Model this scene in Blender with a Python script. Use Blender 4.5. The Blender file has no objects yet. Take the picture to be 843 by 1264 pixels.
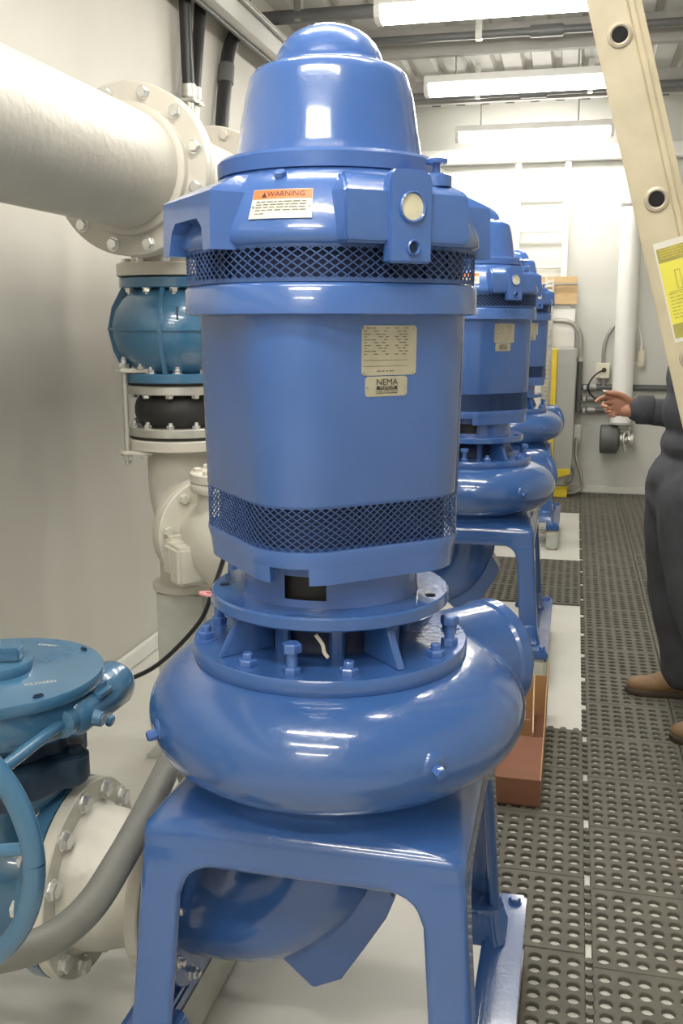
import bpy, bmesh, math, random
from math import sin, cos, pi, radians as rad
from mathutils import Vector as V, Matrix as MX, noise as mnoise
random.seed(7)
scene = bpy.context.scene
COL = scene.collection

# ------------------------------------------------------------------ camera
IW, IH, FPX = 843, 1264, 1200.0
PITCH, PSI, EYE = rad(11.034), rad(13.366), 1.50
cam = bpy.data.cameras.new('camera')
cam.sensor_fit = 'VERTICAL'
cam.sensor_height = 36.0
cam.lens = FPX / IH * 36.0
cam.clip_start = 0.02
cam_o = bpy.data.objects.new('camera', cam)
COL.objects.link(cam_o)
cam_o.location = (0, 0, EYE)
cam_o.rotation_euler = (pi / 2 - PITCH, 0, PSI)
scene.camera = cam_o

# ------------------------------------------------------------------ world, exposure
w = bpy.data.worlds.new('world')
scene.world = w
w.use_nodes = True
w.node_tree.nodes['Background'].inputs[0].default_value = (1.0, 0.97, 0.92, 1)
w.node_tree.nodes['Background'].inputs[1].default_value = 0.05
scene.view_settings.view_transform = 'Standard'
scene.view_settings.look = 'None'
scene.view_settings.exposure = 0.48
scene.view_settings.gamma = 1.0
scene.view_settings.use_curve_mapping = False
LAMP_POWER = 34.0          # emission of the fluorescent diffusers
LAMP_COLOR = (1.0, 0.965, 0.88)

# ------------------------------------------------------------------ materials
MATS = {}
def mat(name, col, rough=0.5, metal=0.0, var=0.06, vscale=6.0, bump=0.0, bscale=60.0, coat=0.0, emit=0.0, spec=0.5, wear=None):
    if name in MATS: return MATS[name]
    m = bpy.data.materials.new(name); m.use_nodes = True
    nt = m.node_tree; b = nt.nodes['Principled BSDF']
    b.inputs['Roughness'].default_value = rough
    b.inputs['Metallic'].default_value = metal
    b.inputs['Specular IOR Level'].default_value = spec
    b.inputs['Coat Weight'].default_value = coat
    b.inputs['Coat Roughness'].default_value = 0.08
    tc = nt.nodes.new('ShaderNodeTexCoord')
    if var > 0:
        n = nt.nodes.new('ShaderNodeTexNoise'); n.inputs['Scale'].default_value = vscale; n.inputs['Detail'].default_value = 5
        nt.links.new(tc.outputs['Object'], n.inputs['Vector'])
        r = nt.nodes.new('ShaderNodeValToRGB')
        r.color_ramp.elements[0].position = 0.3; r.color_ramp.elements[1].position = 0.7
        r.color_ramp.elements[0].color = tuple(c * (1 - var) for c in col) + (1,)
        r.color_ramp.elements[1].color = tuple(min(1, c * (1 + var)) for c in col) + (1,)
        nt.links.new(n.outputs['Fac'], r.inputs['Fac'])
        out = r.outputs['Color']
        if wear:
            n2 = nt.nodes.new('ShaderNodeTexNoise'); n2.inputs['Scale'].default_value = wear[1]; n2.inputs['Detail'].default_value = 8
            nt.links.new(tc.outputs['Object'], n2.inputs['Vector'])
            r2 = nt.nodes.new('ShaderNodeValToRGB')
            r2.color_ramp.elements[0].position = wear[2]; r2.color_ramp.elements[1].position = wear[2] + 0.06
            nt.links.new(n2.outputs['Fac'], r2.inputs['Fac'])
            mx = nt.nodes.new('ShaderNodeMix'); mx.data_type = 'RGBA'
            nt.links.new(r2.outputs['Color'], mx.inputs[0])
            nt.links.new(out, mx.inputs[6]); mx.inputs[7].default_value = tuple(wear[0]) + (1,)
            out = mx.outputs[2]
        nt.links.new(out, b.inputs['Base Color'])
    else:
        b.inputs['Base Color'].default_value = tuple(col) + (1,)
    if bump > 0:
        n3 = nt.nodes.new('ShaderNodeTexNoise'); n3.inputs['Scale'].default_value = bscale; n3.inputs['Detail'].default_value = 4
        nt.links.new(tc.outputs['Object'], n3.inputs['Vector'])
        bp = nt.nodes.new('ShaderNodeBump'); bp.inputs['Strength'].default_value = bump; bp.inputs['Distance'].default_value = 0.004
        nt.links.new(n3.outputs['Fac'], bp.inputs['Height']); nt.links.new(bp.outputs['Normal'], b.inputs['Normal'])
    if emit > 0:
        b.inputs['Emission Color'].default_value = tuple(LAMP_COLOR) + (1,)
        b.inputs['Emission Strength'].default_value = emit
    MATS[name] = m
    return m

BLUE = mat('blue_enamel', (0.060, 0.146, 0.42), 0.26, coat=0.7, bump=0.10, bscale=140)
BLUECAST = mat('blue_cast_shaded', (0.043, 0.120, 0.35), 0.22, coat=0.9, bump=0.20, bscale=70)  # blue darkened to mimic weaker light on the lower castings
SCREEN = mat('screen_blue', (0.050, 0.105, 0.28), 0.45)
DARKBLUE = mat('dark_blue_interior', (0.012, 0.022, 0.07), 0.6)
TEAL = mat('teal_enamel', (0.048, 0.150, 0.27), 0.26, coat=0.7, bump=0.15, bscale=90)
TEALDARK = mat('darkened_teal', (0.020, 0.045, 0.08), 0.5, bump=0.25, bscale=60)  # teal darkened for shade on the gland; also clips and mark
GREYPIPE = mat('grey_pipe_paint', (0.56, 0.54, 0.48), 0.42, bump=0.5, bscale=45)
GREYFL = mat('grey_flange_paint', (0.55, 0.52, 0.46), 0.45, bump=0.2, bscale=60)
WHITEVALVE = mat('off_white_cast_paint', (0.62, 0.60, 0.52), 0.42, bump=0.35, bscale=50)
ZINC = mat('zinc_plate', (0.74, 0.74, 0.72), 0.25, 0.8, bump=0.1)
STEEL = mat('galvanized_steel', (0.55, 0.54, 0.50), 0.42, 0.7, var=0.15, vscale=20)
RUBBER = mat('black_rubber', (0.020, 0.019, 0.018), 0.55, bump=0.2)
BLACKHOSE = mat('black_hose', (0.022, 0.022, 0.024), 0.38)
GREYHOSE = mat('grey_hose', (0.20, 0.20, 0.185), 0.5, bump=0.1)
BLACK = mat('hole_shade_black', (0.006, 0.006, 0.007), 0.8, var=0)  # black standing in for the shade inside holes
INK = mat('black_print', (0.03, 0.03, 0.03), 0.6, var=0)
GREYINK = mat('grey_print', (0.20, 0.19, 0.15), 0.6, var=0)
PLATE = mat('nameplate_metal', (0.50, 0.47, 0.36), 0.35, 0.35, var=0.08, vscale=30)
LABELWHITE = mat('label_white', (0.72, 0.70, 0.62), 0.45, var=0.03)
ORANGE = mat('label_orange', (0.85, 0.22, 0.07), 0.45, var=0.03)
YELLOW = mat('yellow_paint', (0.80, 0.60, 0.04), 0.4)
STICKER = mat('sticker_yellow', (0.78, 0.72, 0.09), 0.45, var=0.04)
STICKERDK = mat('sticker_olive', (0.40, 0.36, 0.09), 0.5, var=0.15, vscale=30)
PINK = mat('pink_plastic', (0.75, 0.30, 0.32), 0.5)
WALL = mat('vinyl_wall', (0.60, 0.58, 0.525), 0.55, var=0.04, vscale=2.0, bump=0.08, bscale=25)
FARWALL = mat('far_wall_lining', (0.60, 0.60, 0.56), 0.55, var=0.04, vscale=2.0, bump=0.08, bscale=25)
CEIL = mat('grey_deck', (0.50, 0.49, 0.46), 0.55, var=0.06, vscale=3)
PURLIN = mat('grey_purlin', (0.34, 0.33, 0.31), 0.5)
WHITE = mat('white_paint', (0.80, 0.79, 0.76), 0.4, var=0.03)
FLOOR = mat('floor_coating', (0.60, 0.59, 0.54), 0.42, var=0.07, vscale=3.5, bump=0.05)
PAD = mat('pad_grout', (0.50, 0.51, 0.46), 0.6, var=0.1, vscale=12, bump=0.15)
MAT_R = mat('mat_rubber', (0.105, 0.098, 0.078), 0.6, var=0.2, vscale=9, bump=0.2)
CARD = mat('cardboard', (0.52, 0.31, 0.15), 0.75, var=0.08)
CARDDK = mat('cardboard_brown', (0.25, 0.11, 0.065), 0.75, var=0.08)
WOOD = mat('tan_board', (0.62, 0.43, 0.22), 0.6, var=0.1)
FIBRE = mat('ladder_rail_tan', (0.56, 0.49, 0.34), 0.45, 0.0, var=0.10, vscale=14, bump=0.1)
LADALU = mat('rung_aluminium', (0.50, 0.44, 0.34), 0.4, 0.3)
GREYBOX = mat('grey_cabinet', (0.42, 0.42, 0.39), 0.45, 0.2)
CONDUIT = mat('dark_conduit', (0.11, 0.11, 0.11), 0.45)
CONDUITL = mat('grey_conduit', (0.34, 0.33, 0.31), 0.4, 0.4)
MOTORGREY = mat('grey_rubber_drum', (0.10, 0.105, 0.105), 0.5)
CREAM = mat('outlet_cream', (0.75, 0.70, 0.56), 0.45)
GLASS = mat('sight_glass', (0.70, 0.66, 0.48), 0.12, coat=0.6, var=0.1, vscale=40)
LAMP = mat('lamp_diffuser', (0.9, 0.9, 0.85), 0.5, var=0, emit=LAMP_POWER)
SKIN = mat('skin', (0.40, 0.19, 0.12), 0.5, var=0.10, vscale=22, bump=0.15, bscale=120)
NAVY = mat('navy_coverall', (0.048, 0.051, 0.060), 0.85, var=0.18, vscale=12, bump=0.3, bscale=180)
BOOT = mat('brown_boot', (0.20, 0.12, 0.055), 0.6, var=0.2, vscale=14, bump=0.2)
SOLE = mat('boot_sole', (0.05, 0.035, 0.025), 0.7)
HAIR = mat('dark_hair', (0.02, 0.015, 0.012), 0.6)

# ------------------------------------------------------------------ mesh helpers
def mesh_obj(name, me, m=None, parent=None):
    if m is not None and not me.materials: me.materials.append(m)
    o = bpy.data.objects.new(name, me); COL.objects.link(o)
    if parent is not None: o.parent = parent
    return o
def finish(me, ang):
    for p in me.polygons: p.use_smooth = True
    if ang < 179: me.set_sharp_from_angle(angle=rad(ang))
def basis(axis):
    z = V(axis).normalized()
    a = V((0, 0, 1)) if abs(z.z) < 0.9 else V((0, 1, 0))
    x = a.cross(z).normalized(); y = z.cross(x)
    return x, y, z
class MB:
    def __init__(s): s.bm = bmesh.new()
    def v(s, p): return s.bm.verts.new(p)
    def f(s, vs):
        try: return s.bm.faces.new(vs)
        except ValueError: return None
    def loft(s, rings, c0=True, c1=True, closed=True):
        R = [[s.v(p) for p in r] for r in rings]; n = len(R[0])
        for a, b in zip(R, R[1:]):
            for i in range(n if closed else n - 1):
                j = (i + 1) % n
                s.f((a[i], a[j], b[j], b[i]))
        if c0: s.f(R[0][::-1])
        if c1: s.f(R[-1])
        return s
    def box(s, a, b, m=None):
        (x0, y0, z0), (x1, y1, z1) = a, b
        ps = [(x0,y0,z0),(x1,y0,z0),(x1,y1,z0),(x0,y1,z0),(x0,y0,z1),(x1,y0,z1),(x1,y1,z1),(x0,y1,z1)]
        if m is not None: ps = [m @ V(p) for p in ps]
        vs = [s.v(p) for p in ps]
        for q in ((3,2,1,0),(4,5,6,7),(0,1,5,4),(1,2,6,5),(2,3,7,6),(3,0,4,7)): s.f([vs[i] for i in q])
        return s
    def cyl(s, p0, p1, r0, r1=None, n=20, caps=True, rot=0):
        r1 = r0 if r1 is None else r1
        p0, p1 = V(p0), V(p1); x, y, z = basis(p1 - p0)
        def ring(p, r): return [p + r * (cos(t) * x + sin(t) * y) for t in [rot + 2 * pi * i / n for i in range(n)]]
        return s.loft([ring(p0, r0), ring(p1, r1)], caps, caps)
    def lathe(s, prof, org=(0,0,0), axis=(0,0,1), n=40, caps=(True, True)):
        o = V(org); x, y, z = basis(axis)
        rings = [[o + z * h + r * (cos(t) * x + sin(t) * y) for t in [2 * pi * i / n for i in range(n)]] for r, h in prof]
        return s.loft(rings, *caps)
    def ringlathe(s, prof, org=(0,0,0), axis=(0,0,1), n=40):
        o = V(org); x, y, z = basis(axis)
        rings = [[o + z * h + r * (cos(t) * x + sin(t) * y) for t in [2 * pi * i / n for i in range(n)]] for r, h in prof]
        R = [[s.v(p) for p in r] for r in rings]
        for k in range(len(R)):
            a, b = R[k], R[(k + 1) % len(R)]
            for i in range(n): s.f((a[i], a[(i + 1) % n], b[(i + 1) % n], b[i]))
        return s
    def tube(s, pts, r, n=10, caps=True):
        pts = [V(p) for p in pts]; rs = r if isinstance(r, (list, tuple)) else [r] * len(pts)
        x = None; rings = []
        for i, p in enumerate(pts):
            t = (pts[min(i + 1, len(pts) - 1)] - pts[max(i - 1, 0)]).normalized()
            if x is None: x, y, _ = basis(t)
            else:
                x = (x - t * x.dot(t)).normalized(); y = t.cross(x)
            rings.append([p + rs[i] * (cos(2*pi*k/n) * x + sin(2*pi*k/n) * y) for k in range(n)])
        return s.loft(rings, caps, caps)
    def prism(s, poly, d, m=None):
        """poly in local xy, extruded by d along local z, mapped by m"""
        m = m or MX.Identity(4)
        a = [m @ V((p[0], p[1], 0)) for p in poly]; b = [m @ V((p[0], p[1], d)) for p in poly]
        return s.loft([a, b])
    def build(s, name, m, parent=None, ang=35, bevel=0, kind=None, label=None, bseg=2):
        bmesh.ops.remove_doubles(s.bm, verts=s.bm.verts, dist=1e-6)
        bmesh.ops.recalc_face_normals(s.bm, faces=s.bm.faces)
        if bevel > 0:
            ed = [e for e in s.bm.edges if len(e.link_faces) == 2 and e.calc_face_angle(0) > rad(40)]
            bmesh.ops.bevel(s.bm, geom=ed, offset=bevel, segments=bseg, affect='EDGES', clamp_overlap=True)
        me = bpy.data.meshes.new(name); s.bm.to_mesh(me); s.bm.free()
        finish(me, ang)
        o = mesh_obj(name, me, m, parent)
        if kind: o['kind'] = kind
        if label: o['label'] = label
        return o
def spline(pts, n=8):
    P = [V(p) for p in pts]; P = [2 * P[0] - P[1]] + P + [2 * P[-1] - P[-2]]; out = []
    for i in range(1, len(P) - 2):
        a, b, c, d = P[i-1], P[i], P[i+1], P[i+2]
        for k in range(n):
            t = k / n
            out.append(0.5 * (2*b + (c - a)*t + (2*a - 5*b + 4*c - d)*t*t + (3*b - a - 3*c + d)*t**3))
    out.append(P[-2]); return out
def thing(name, label, cat, loc=(0,0,0), rz=0, group=None):
    o = bpy.data.objects.new(name, None); COL.objects.link(o)
    o.empty_display_size = 0.1
    o.location = loc; o.rotation_euler = (0, 0, rz); o['label'] = label; o['category'] = cat
    if group: o['group'] = group
    return o
def tag(o, label, cat, group=None):
    o['label'] = label; o['category'] = cat
    if group: o['group'] = group
    return o
def struct(o): o['kind'] = 'structure'; return o
def copy_tree(o, parent=None):
    c = o.copy(); COL.objects.link(c)
    if parent is not None: c.parent = parent
    for ch in list(o.children): copy_tree(ch, c)
    return c
def at_axis(p, axis):
    x, y, z = basis(axis)
    return MX(((x.x, y.x, z.x, p[0]), (x.y, y.y, z.y, p[1]), (x.z, y.z, z.z, p[2]), (0, 0, 0, 1)))

# shared fastener meshes (unit: across-flats radius 1)
def _hex(prof, stud=None, washer=True):
    m = MB()
    if washer: m.lathe([(1.25, 0), (1.25, .18)], n=14)
    rings = []
    for r, h in prof: rings.append([(r * cos(pi/3*i), r * sin(pi/3*i), h) for i in range(6)])
    m.loft(rings)
    if stud: m.lathe([(stud[0], .3), (stud[0], stud[1] - .12), (stud[0] * .8, stud[1])], n=12)
    bmesh.ops.recalc_face_normals(m.bm, faces=m.bm.faces)
    me = bpy.data.meshes.new('fastener'); m.bm.to_mesh(me); m.bm.free(); finish(me, 30); return me
FAST = {}
def fastener(kind, m):
    k = (kind, m.name)
    if k not in FAST:
        if kind == 'bolt': me = _hex([(1, .1), (1.04, .25), (1.04, .8), (.85, .95)])
        elif kind == 'nut': me = _hex([(1, .1), (1.04, .2), (1.04, .9), (.88, 1.05)], (.58, 1.75))
        elif kind == 'tall': me = _hex([(1, .1), (1.04, .2), (1.04, .7), (.88, .8)], (.5, 2.0))
        elif kind == 'plain': me = _hex([(1, 0), (1.04, .15), (1.04, .8), (.85, .95)], None, False)
        me.materials.append(m); FAST[k] = me
    return FAST[k]
def bolt(parent, p, axis, size, m=None, kind='bolt', name=None, spin=0.0):
    o = bpy.data.objects.new(name or ('nut' if kind == 'nut' else 'bolt'), fastener(kind, m or ZINC)); COL.objects.link(o)
    o.parent = parent
    o.matrix_local = at_axis(p, axis) @ MX.Rotation(spin, 4, 'Z') @ MX.Scale(size, 4)
    return o
def bolt_circle(parent, c, axis, R, n, size, m=None, kind='bolt', ph=0.0, skip=None):
    x, y, z = basis(axis)
    for i in range(n):
        t = ph + 2 * pi * i / n
        p = V(c) + R * (cos(t) * x + sin(t) * y)
        if skip and skip(p): continue
        bolt(parent, p, axis, size, m, kind, spin=random.uniform(0, 1))
def text_on(parent, name, txt, size, fn, m, sx=1.0, align='CENTER', label=None):
    """flat lettering: the glyph outlines mapped onto a surface by fn(x, y)"""
    cu = bpy.data.curves.new('lettering', 'FONT'); cu.body = txt; cu.size = size
    cu.align_x = align; cu.align_y = 'CENTER'; cu.resolution_u = 2
    t = bpy.data.objects.new('tmp', cu); COL.objects.link(t)
    dg = bpy.context.evaluated_depsgraph_get()
    me = bpy.data.meshes.new_from_object(t.evaluated_get(dg))
    bpy.data.objects.remove(t); bpy.data.curves.remove(cu)
    for v in me.vertices: v.co = V(fn(v.co.x * sx, v.co.y))
    me.materials.clear()
    o = mesh_obj(name, me, m, parent)
    if label: o['label'] = label
    return o
def bars_on(parent, name, bars, fn, m, d=0):
    """small printed strokes: list of (x0,y0,x1,y1) mapped by fn"""
    mb = MB()
    for x0, y0, x1, y1 in bars:
        k = max(1, int(abs(x1 - x0) / 0.006)); prev = None
        for i in range(k + 1):
            x = x0 + (x1 - x0) * i / k
            a, b = mb.v(fn(x, y0)), mb.v(fn(x, y1))
            if prev: mb.f((prev[0], a, b, prev[1]))
            prev = (a, b)
    return mb.build(name, m, parent)
def print_lines(x0, x1, ys, h, seed, gap=0.25, word=(0.004, 0.011)):
    rnd = random.Random(seed); out = []
    for y in ys:
        x = x0
        while x < x1 - 0.003:
            L = min(rnd.uniform(*word), x1 - x)
            out.append((x, y - h / 2, x + L, y + h / 2)); x += L + rnd.uniform(0.0012, 0.0025) / max(gap, .1) * .25
    return out

# ------------------------------------------------------------------ the room
XL, XR, YF, YB, ZC = -1.86, 2.3, 8.92, -2.6, 3.34
struct(MB().box((XL - .1, YB - .1, -.1), (XR + .1, YF + .1, 0)).build('floor', FLOOR))
def lining(name, m, org, udir, ulen, ndir, zt, folds, du=0.06, dz=0.06):
    """soft sheet lining with shallow billows, welded seams; a closed slab"""
    mb = MB(); nu, nz = int(ulen / du), int(zt / dz); u = V(udir); nn = V(ndir)
    grid = []
    for i in range(nu + 1):
        row = []
        for k in range(nz + 1):
            s_, z = ulen * i / nu, zt * k / nz
            row.append(mb.v(V(org) + u * s_ + V((0, 0, z)) + nn * folds(s_, z)))
        grid.append(row)
    for i in range(nu):
        for k in range(nz): mb.f((grid[i][k], grid[i+1][k], grid[i+1][k+1], grid[i][k+1]))
    back = [mb.v(V(org) + u * a + V((0, 0, z)) - nn * .08) for a, z in ((0, 0), (ulen, 0), (ulen, zt), (0, zt))]
    mb.f(back)
    return struct(mb.build(name, m, ang=60))
def fold_left(s, z):
    f = .020 * mnoise.noise(V((s * 1.6, z * .35, 1.3))) + .009 * mnoise.noise(V((s * 4.2, z * .6, 5.1)))
    f -= .010 * math.exp(-((z - 1.52) / .03) ** 2)
    for c in (1.55, 3.1, 4.65, 6.2, 7.75, 9.3): f -= .009 * math.exp(-((s - c) / .035) ** 2)
    return f
def fold_far(s, z):
    f = .012 * mnoise.noise(V((s * .5, z * 2.2, 9.3)))
    for c, a in ((2.36, .016), (2.85, .012), (3.18, .010), (1.75, -.008)): f += a * math.exp(-((z - c) / .05) ** 2) * (0.6 + .4 * sin(s * 1.7))
    return f
lining('wall_left', WALL, (XL, YB, 0), (0, 1, 0), YF - YB, (1, 0, 0), ZC, fold_left)
lining('wall_far', FARWALL, (XL, YF, 0), (1, 0, 0), XR - XL, (0, -1, 0), ZC, fold_far)
lining('wall_right', WALL, (XR, YB, 0), (0, 1, 0), YF - YB, (-1, 0, 0), ZC, fold_left, .12, .12)
lining('wall_back', WALL, (XL, YB, 0), (1, 0, 0), XR - XL, (0, 1, 0), ZC, lambda s, z: 0, .3, .3)
# ribbed roof deck, ribs running with the room
mb = MB(); prof = []
x = XL
while x < XR:
    prof += [(x, ZC), (x + .13, ZC), (x + .15, ZC + .035), (x + .19, ZC + .035), (x + .21, ZC)]
    x += .21
mb.loft([[(px, y, pz) for px, pz in prof] + [(XR + .1, y, ZC + .08), (XL - .1, y, ZC + .08)] for y in (YB, YF)])
struct(mb.build('ceiling', CEIL, ang=20))
for i, y in enumerate((-1.4, -.1, 1.2, 2.5, 3.8, 5.2, 6.6, 8.0)):
    mb = MB()
    C_ = [(y, ZC), (y, ZC - .17), (y + .06, ZC - .17), (y + .06, ZC - .15), (y + .012, ZC - .15), (y + .012, ZC)]
    mb.loft([[(xx, a, b) for a, b in C_] for xx in (XL, XR)])
    struct(mb.build('trim_%d' % (i + 1), PURLIN, ang=20))
struct(MB().box((XL + .02, YF - .14, 2.84), (XR, YF - .03, 2.955)).build('trim_9', WHITE, bevel=.006))
struct(MB().box((XL, YB, 0), (XL + .022, YF, .075)).build('baseboard_left', WHITE, bevel=.006))
struct(MB().box((XL, YF - .03, 0), (XR, YF, .06)).build('baseboard_far', FARWALL, bevel=.006))

# ------------------------------------------------------------------ floor mats
HP = .0445
def mat_section_mesh(nx, ny, nseg=12):
    bx, by = .0055, .01175
    W, L, T = nx * HP + 2 * bx, ny * HP + 2 * by, .011
    mb = MB(); T1 = T
    def sq(t):
        c, s_ = cos(t), sin(t); k = max(abs(c), abs(s_)); return c / k * HP / 2, s_ / k * HP / 2
    for i in range(nx):
        for j in range(ny):
            cx, cy = bx + (i + .5) * HP, by + (j + .5) * HP
            ts = [pi / 4 + 2 * pi * k / nseg for k in range(nseg)]
            A = [mb.v((cx + sq(t)[0], cy + sq(t)[1], T1)) for t in ts]
            B = [mb.v((cx + .0172 * cos(t), cy + .0165 * sin(t), T1)) for t in ts]
            C2 = [mb.v((cx + .0150 * cos(t), cy + .0143 * sin(t), T1 - .002)) for t in ts]
            D = [mb.v((cx + .0145 * cos(t), cy + .0138 * sin(t), 0)) for t in ts]
            for k in range(nseg):
                q = (k + 1) % nseg
                for a, b in ((A, B), (B, C2), (C2, D)): mb.f((a[k], a[q], b[q], b[k]))
    g = .0025
    for x0, y0, x1, y1 in ((g, g, W - g, by), (g, L - by, W - g, L - g), (g, by, bx, L - by), (W - bx, by, W - g, L - by)):
        mb.f([mb.v(p) for p in ((x0, y0, T), (x1, y0, T), (x1, y1, T), (x0, y1, T))])
    o = [(g, g), (W - g, g), (W - g, L - g), (g, L - g)]; q = [(0, 0), (W, 0), (W, L), (0, L)]
    for k in range(4):
        a, b = o[k], o[(k + 1) % 4]; c, d = q[(k + 1) % 4], q[k]
        mb.f([mb.v(p) for p in ((a[0], a[1], T), (b[0], b[1], T), (c[0], c[1], T - .004), (d[0], d[1], T - .004))])
        mb.f([mb.v(p) for p in ((d[0], d[1], T - .004), (c[0], c[1], T - .004), (c[0], c[1], 0), (d[0], d[1], 0))])
    bmesh.ops.remove_doubles(mb.bm, verts=mb.bm.verts, dist=1e-5)
    bmesh.ops.recalc_face_normals(mb.bm, faces=mb.bm.faces)
    me = bpy.data.meshes.new('mat_section'); mb.bm.to_mesh(me); mb.bm.free(); finish(me, 30)
    me.materials.append(MAT_R); return me, W, L
SEC, SW, SL = mat_section_mesh(7, 7)
SEC3, SW3, _ = mat_section_mesh(3, 7)
def tabs(parent, x0, x1, y0, y1, ox, oy):
    """interlocking nubs along one edge"""
    mb = MB(); L = math.hypot(x1 - x0, y1 - y0); n = int(L / HP)
    for i in range(n):
        if i % 7 == 3: continue
        t = (i + .5) / n; x, y = x0 + (x1 - x0) * t + ox * .004, y0 + (y1 - y0) * t + oy * .004
        mb.cyl((x, y, 0), (x, y, .011), .0115, n=10)
    return mb.build('interlocking_edge', MAT_R, parent, kind='stuff')
def mat_strip(label, x0, y0, cols, rows, me=None, group=None):
    me = me or SEC; ww = SW if me is SEC else SW3
    t = thing('drainage_mat', label, 'floor mat', (x0, y0, 0), 0)
    for i in range(cols):
        for j in range(rows):
            o = mesh_obj('mat_section', me, None, t); o.location = (i * ww, j * SL, 0)
    return t
Y0 = 2.122 - 4 * SL
t = mat_strip('long black perforated rubber mat strip right beside the pumps, running up the aisle', .102, Y0, 1, 24)
tabs(t, -.002, -.002, 0, 24 * SL, -1, 0)
mat_strip('long black perforated rubber mat strip under the person\'s boots, second strip from the pumps', .102 + SW + .002, Y0, 1, 24)
mat_strip('long black perforated rubber mat strip nearest the right wall, third strip from the pumps', .102 + 2 * SW + .004, Y0, 1, 24)
t = mat_strip('black perforated rubber mat under the cardboard box between first and second pump', .087 - SW, 3.508 - 4 * SL, 1, 4)
tabs(t, 0, SW, 4 * SL + .002, 4 * SL + .002, 0, 1)
mat_strip('narrow black perforated rubber mat alongside the foot rail of the nearest pump', .087 - SW3, 3.506 - 8 * SL, 1, 4, SEC3)
mat_strip('black perforated rubber mat between the two bare white floor patches', .087 - 2 * SW, 5.20, 2, 3)
mat_strip('black perforated rubber mat at the far wall beyond the last pump', .087 - 2 * SW, 7.87, 2, 3)

# ------------------------------------------------------------------ ceiling lamps
for i, y in enumerate((-2.0, -.5, .6, 2.0, 3.5, 5.08, 6.70, 8.38)):
    lab = {5: 'long glowing fluorescent ceiling lamp at the top edge, nearest of the three', 6: 'long glowing fluorescent ceiling lamp, middle one of the three in view',
           7: 'long glowing fluorescent ceiling lamp above the white beam, farthest of the three'}.get(i, 'fluorescent ceiling lamp overhead behind the viewer')
    t = thing('ceiling_light', lab, 'lamp', (-1.03, y, 3.01), 0)
    if i < 5: t['group'] = 'lamps behind the viewer'
    pr = [(-.075, .0), (-.062, -.045), (-.03, -.062), (.03, -.062), (.062, -.045), (.075, .0)]
    MB().loft([[(xx, a, b) for a, b in pr] for xx in (.03, 1.22)]).build('diffuser', LAMP, t, ang=50)
    for xx in (0, 1.22): MB().loft([[(x2, a * 1.05, b * 1.05) for a, b in pr] for x2 in (xx, xx + .03)]).build('end_cap', WHITE, t)
    MB().box((0, -.08, 0), (1.25, .08, .05)).build('housing', WHITE, t, bevel=.006)
    for xx in (.2, .97): MB().cyl((xx, 0, .05), (xx, 0, ZC - 3.01), .006, n=8).build('hanger_rod', STEEL, t)

# ------------------------------------------------------------------ vertical pump
AX, AY = -.428, 1.71
def rsq(a, c, n=10):
    """rounded square ring: flats face +-45 degrees, corners on the axes"""
    out = []
    for q in range(4):
        for k in range(n + 1):
            t = pi / 2 * q + pi / 2 * k / n
            cx = (a - c) * (1 if q in (0, 3) else -1); cy = (a - c) * (1 if q in (0, 1) else -1)
            x, y = cx + c * cos(t), cy + c * sin(t)
            out.append(((x - y) * .70711, (x + y) * .70711))
    return out
def rsq_loft(mb, secs, c0=True, c1=True, n=10):
    return mb.loft([[(x, y, z) for x, y in rsq(a, c, n)] for z, a, c in secs], c0, c1)
def rsq_r(a, c, az):
    """radius of the rounded square at azimuth az (from -Y towards +X)"""
    d = V((sin(az), -cos(az))); best = 0
    u = V((.70711, .70711)); v = V((-.70711, .70711)); du, dv = abs(d.dot(u)), abs(d.dot(v))
    if du < dv: du, dv = dv, du
    r = a / du
    if r * dv > a - c:
        k = a - c; cc = V((k, k)); dd = V((du, dv)); b = dd.dot(cc); r = b + math.sqrt(max(0, b * b - cc.dot(cc) + c * c))
    return r
def pol(r, az, z): return V((r * sin(az), -r * cos(az), z))
HOOD = [(1.555, .232, .200), (1.562, .241, .205), (1.578, .239, .200), (1.600, .230, .195), (1.640, .216, .19), (1.652, .207, .19), (1.663, .192, .188), (1.668, .186, .186)]
def hood_pt(az, z):
    for (z0, a0, c0), (z1, a1, c1) in zip(HOOD[1:], HOOD[2:]):
        if z0 <= z <= z1:
            t = (z - z0) / (z1 - z0); return pol(rsq_r(a0 + (a1 - a0) * t, c0 + (c1 - c0) * t, az) + .0012, az, z)
    return pol(.2, az, z)
def screen(parent, z0, z1, a, c, rows, ndiam, name, wv_=.0014):
    """expanded-metal screen: crossing ribbons wrapped round the casing"""
    mb = MB(); h = z1 - z0; wv = wv_; steps = rows * 2
    per = 2 * pi / ndiam
    azs = {}
    def P(az, z, off):
        k = round(az % (2 * pi), 4)
        if k not in azs: azs[k] = rsq_r(a, c, az)
        return pol(azs[k] + off, az, z)
    for sgn in (1, -1):
        for i in range(ndiam):
            prev = None
            for k in range(steps + 1):
                az = i * per + sgn * per * .5 * k; z = z0 + h * k / steps
                q = [mb.v(P(az, z - wv, .0)), mb.v(P(az, z + wv, .0)), mb.v(P(az, z + wv * .6, .0014)), mb.v(P(az, z - wv * .6, .0014))]
                if prev:
                    for s_ in range(4): mb.f((prev[s_], q[s_], q[(s_ + 1) % 4], prev[(s_ + 1) % 4]))
                prev = q
    for zz in (z0, z1):
        n = 80
        mb.loft([[P(2 * pi * i / n, zz + dz, .001) for i in range(n)] for dz in (-.003, .003)], False, False)
    return mb.build(name, SCREEN, parent, ang=60)
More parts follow.
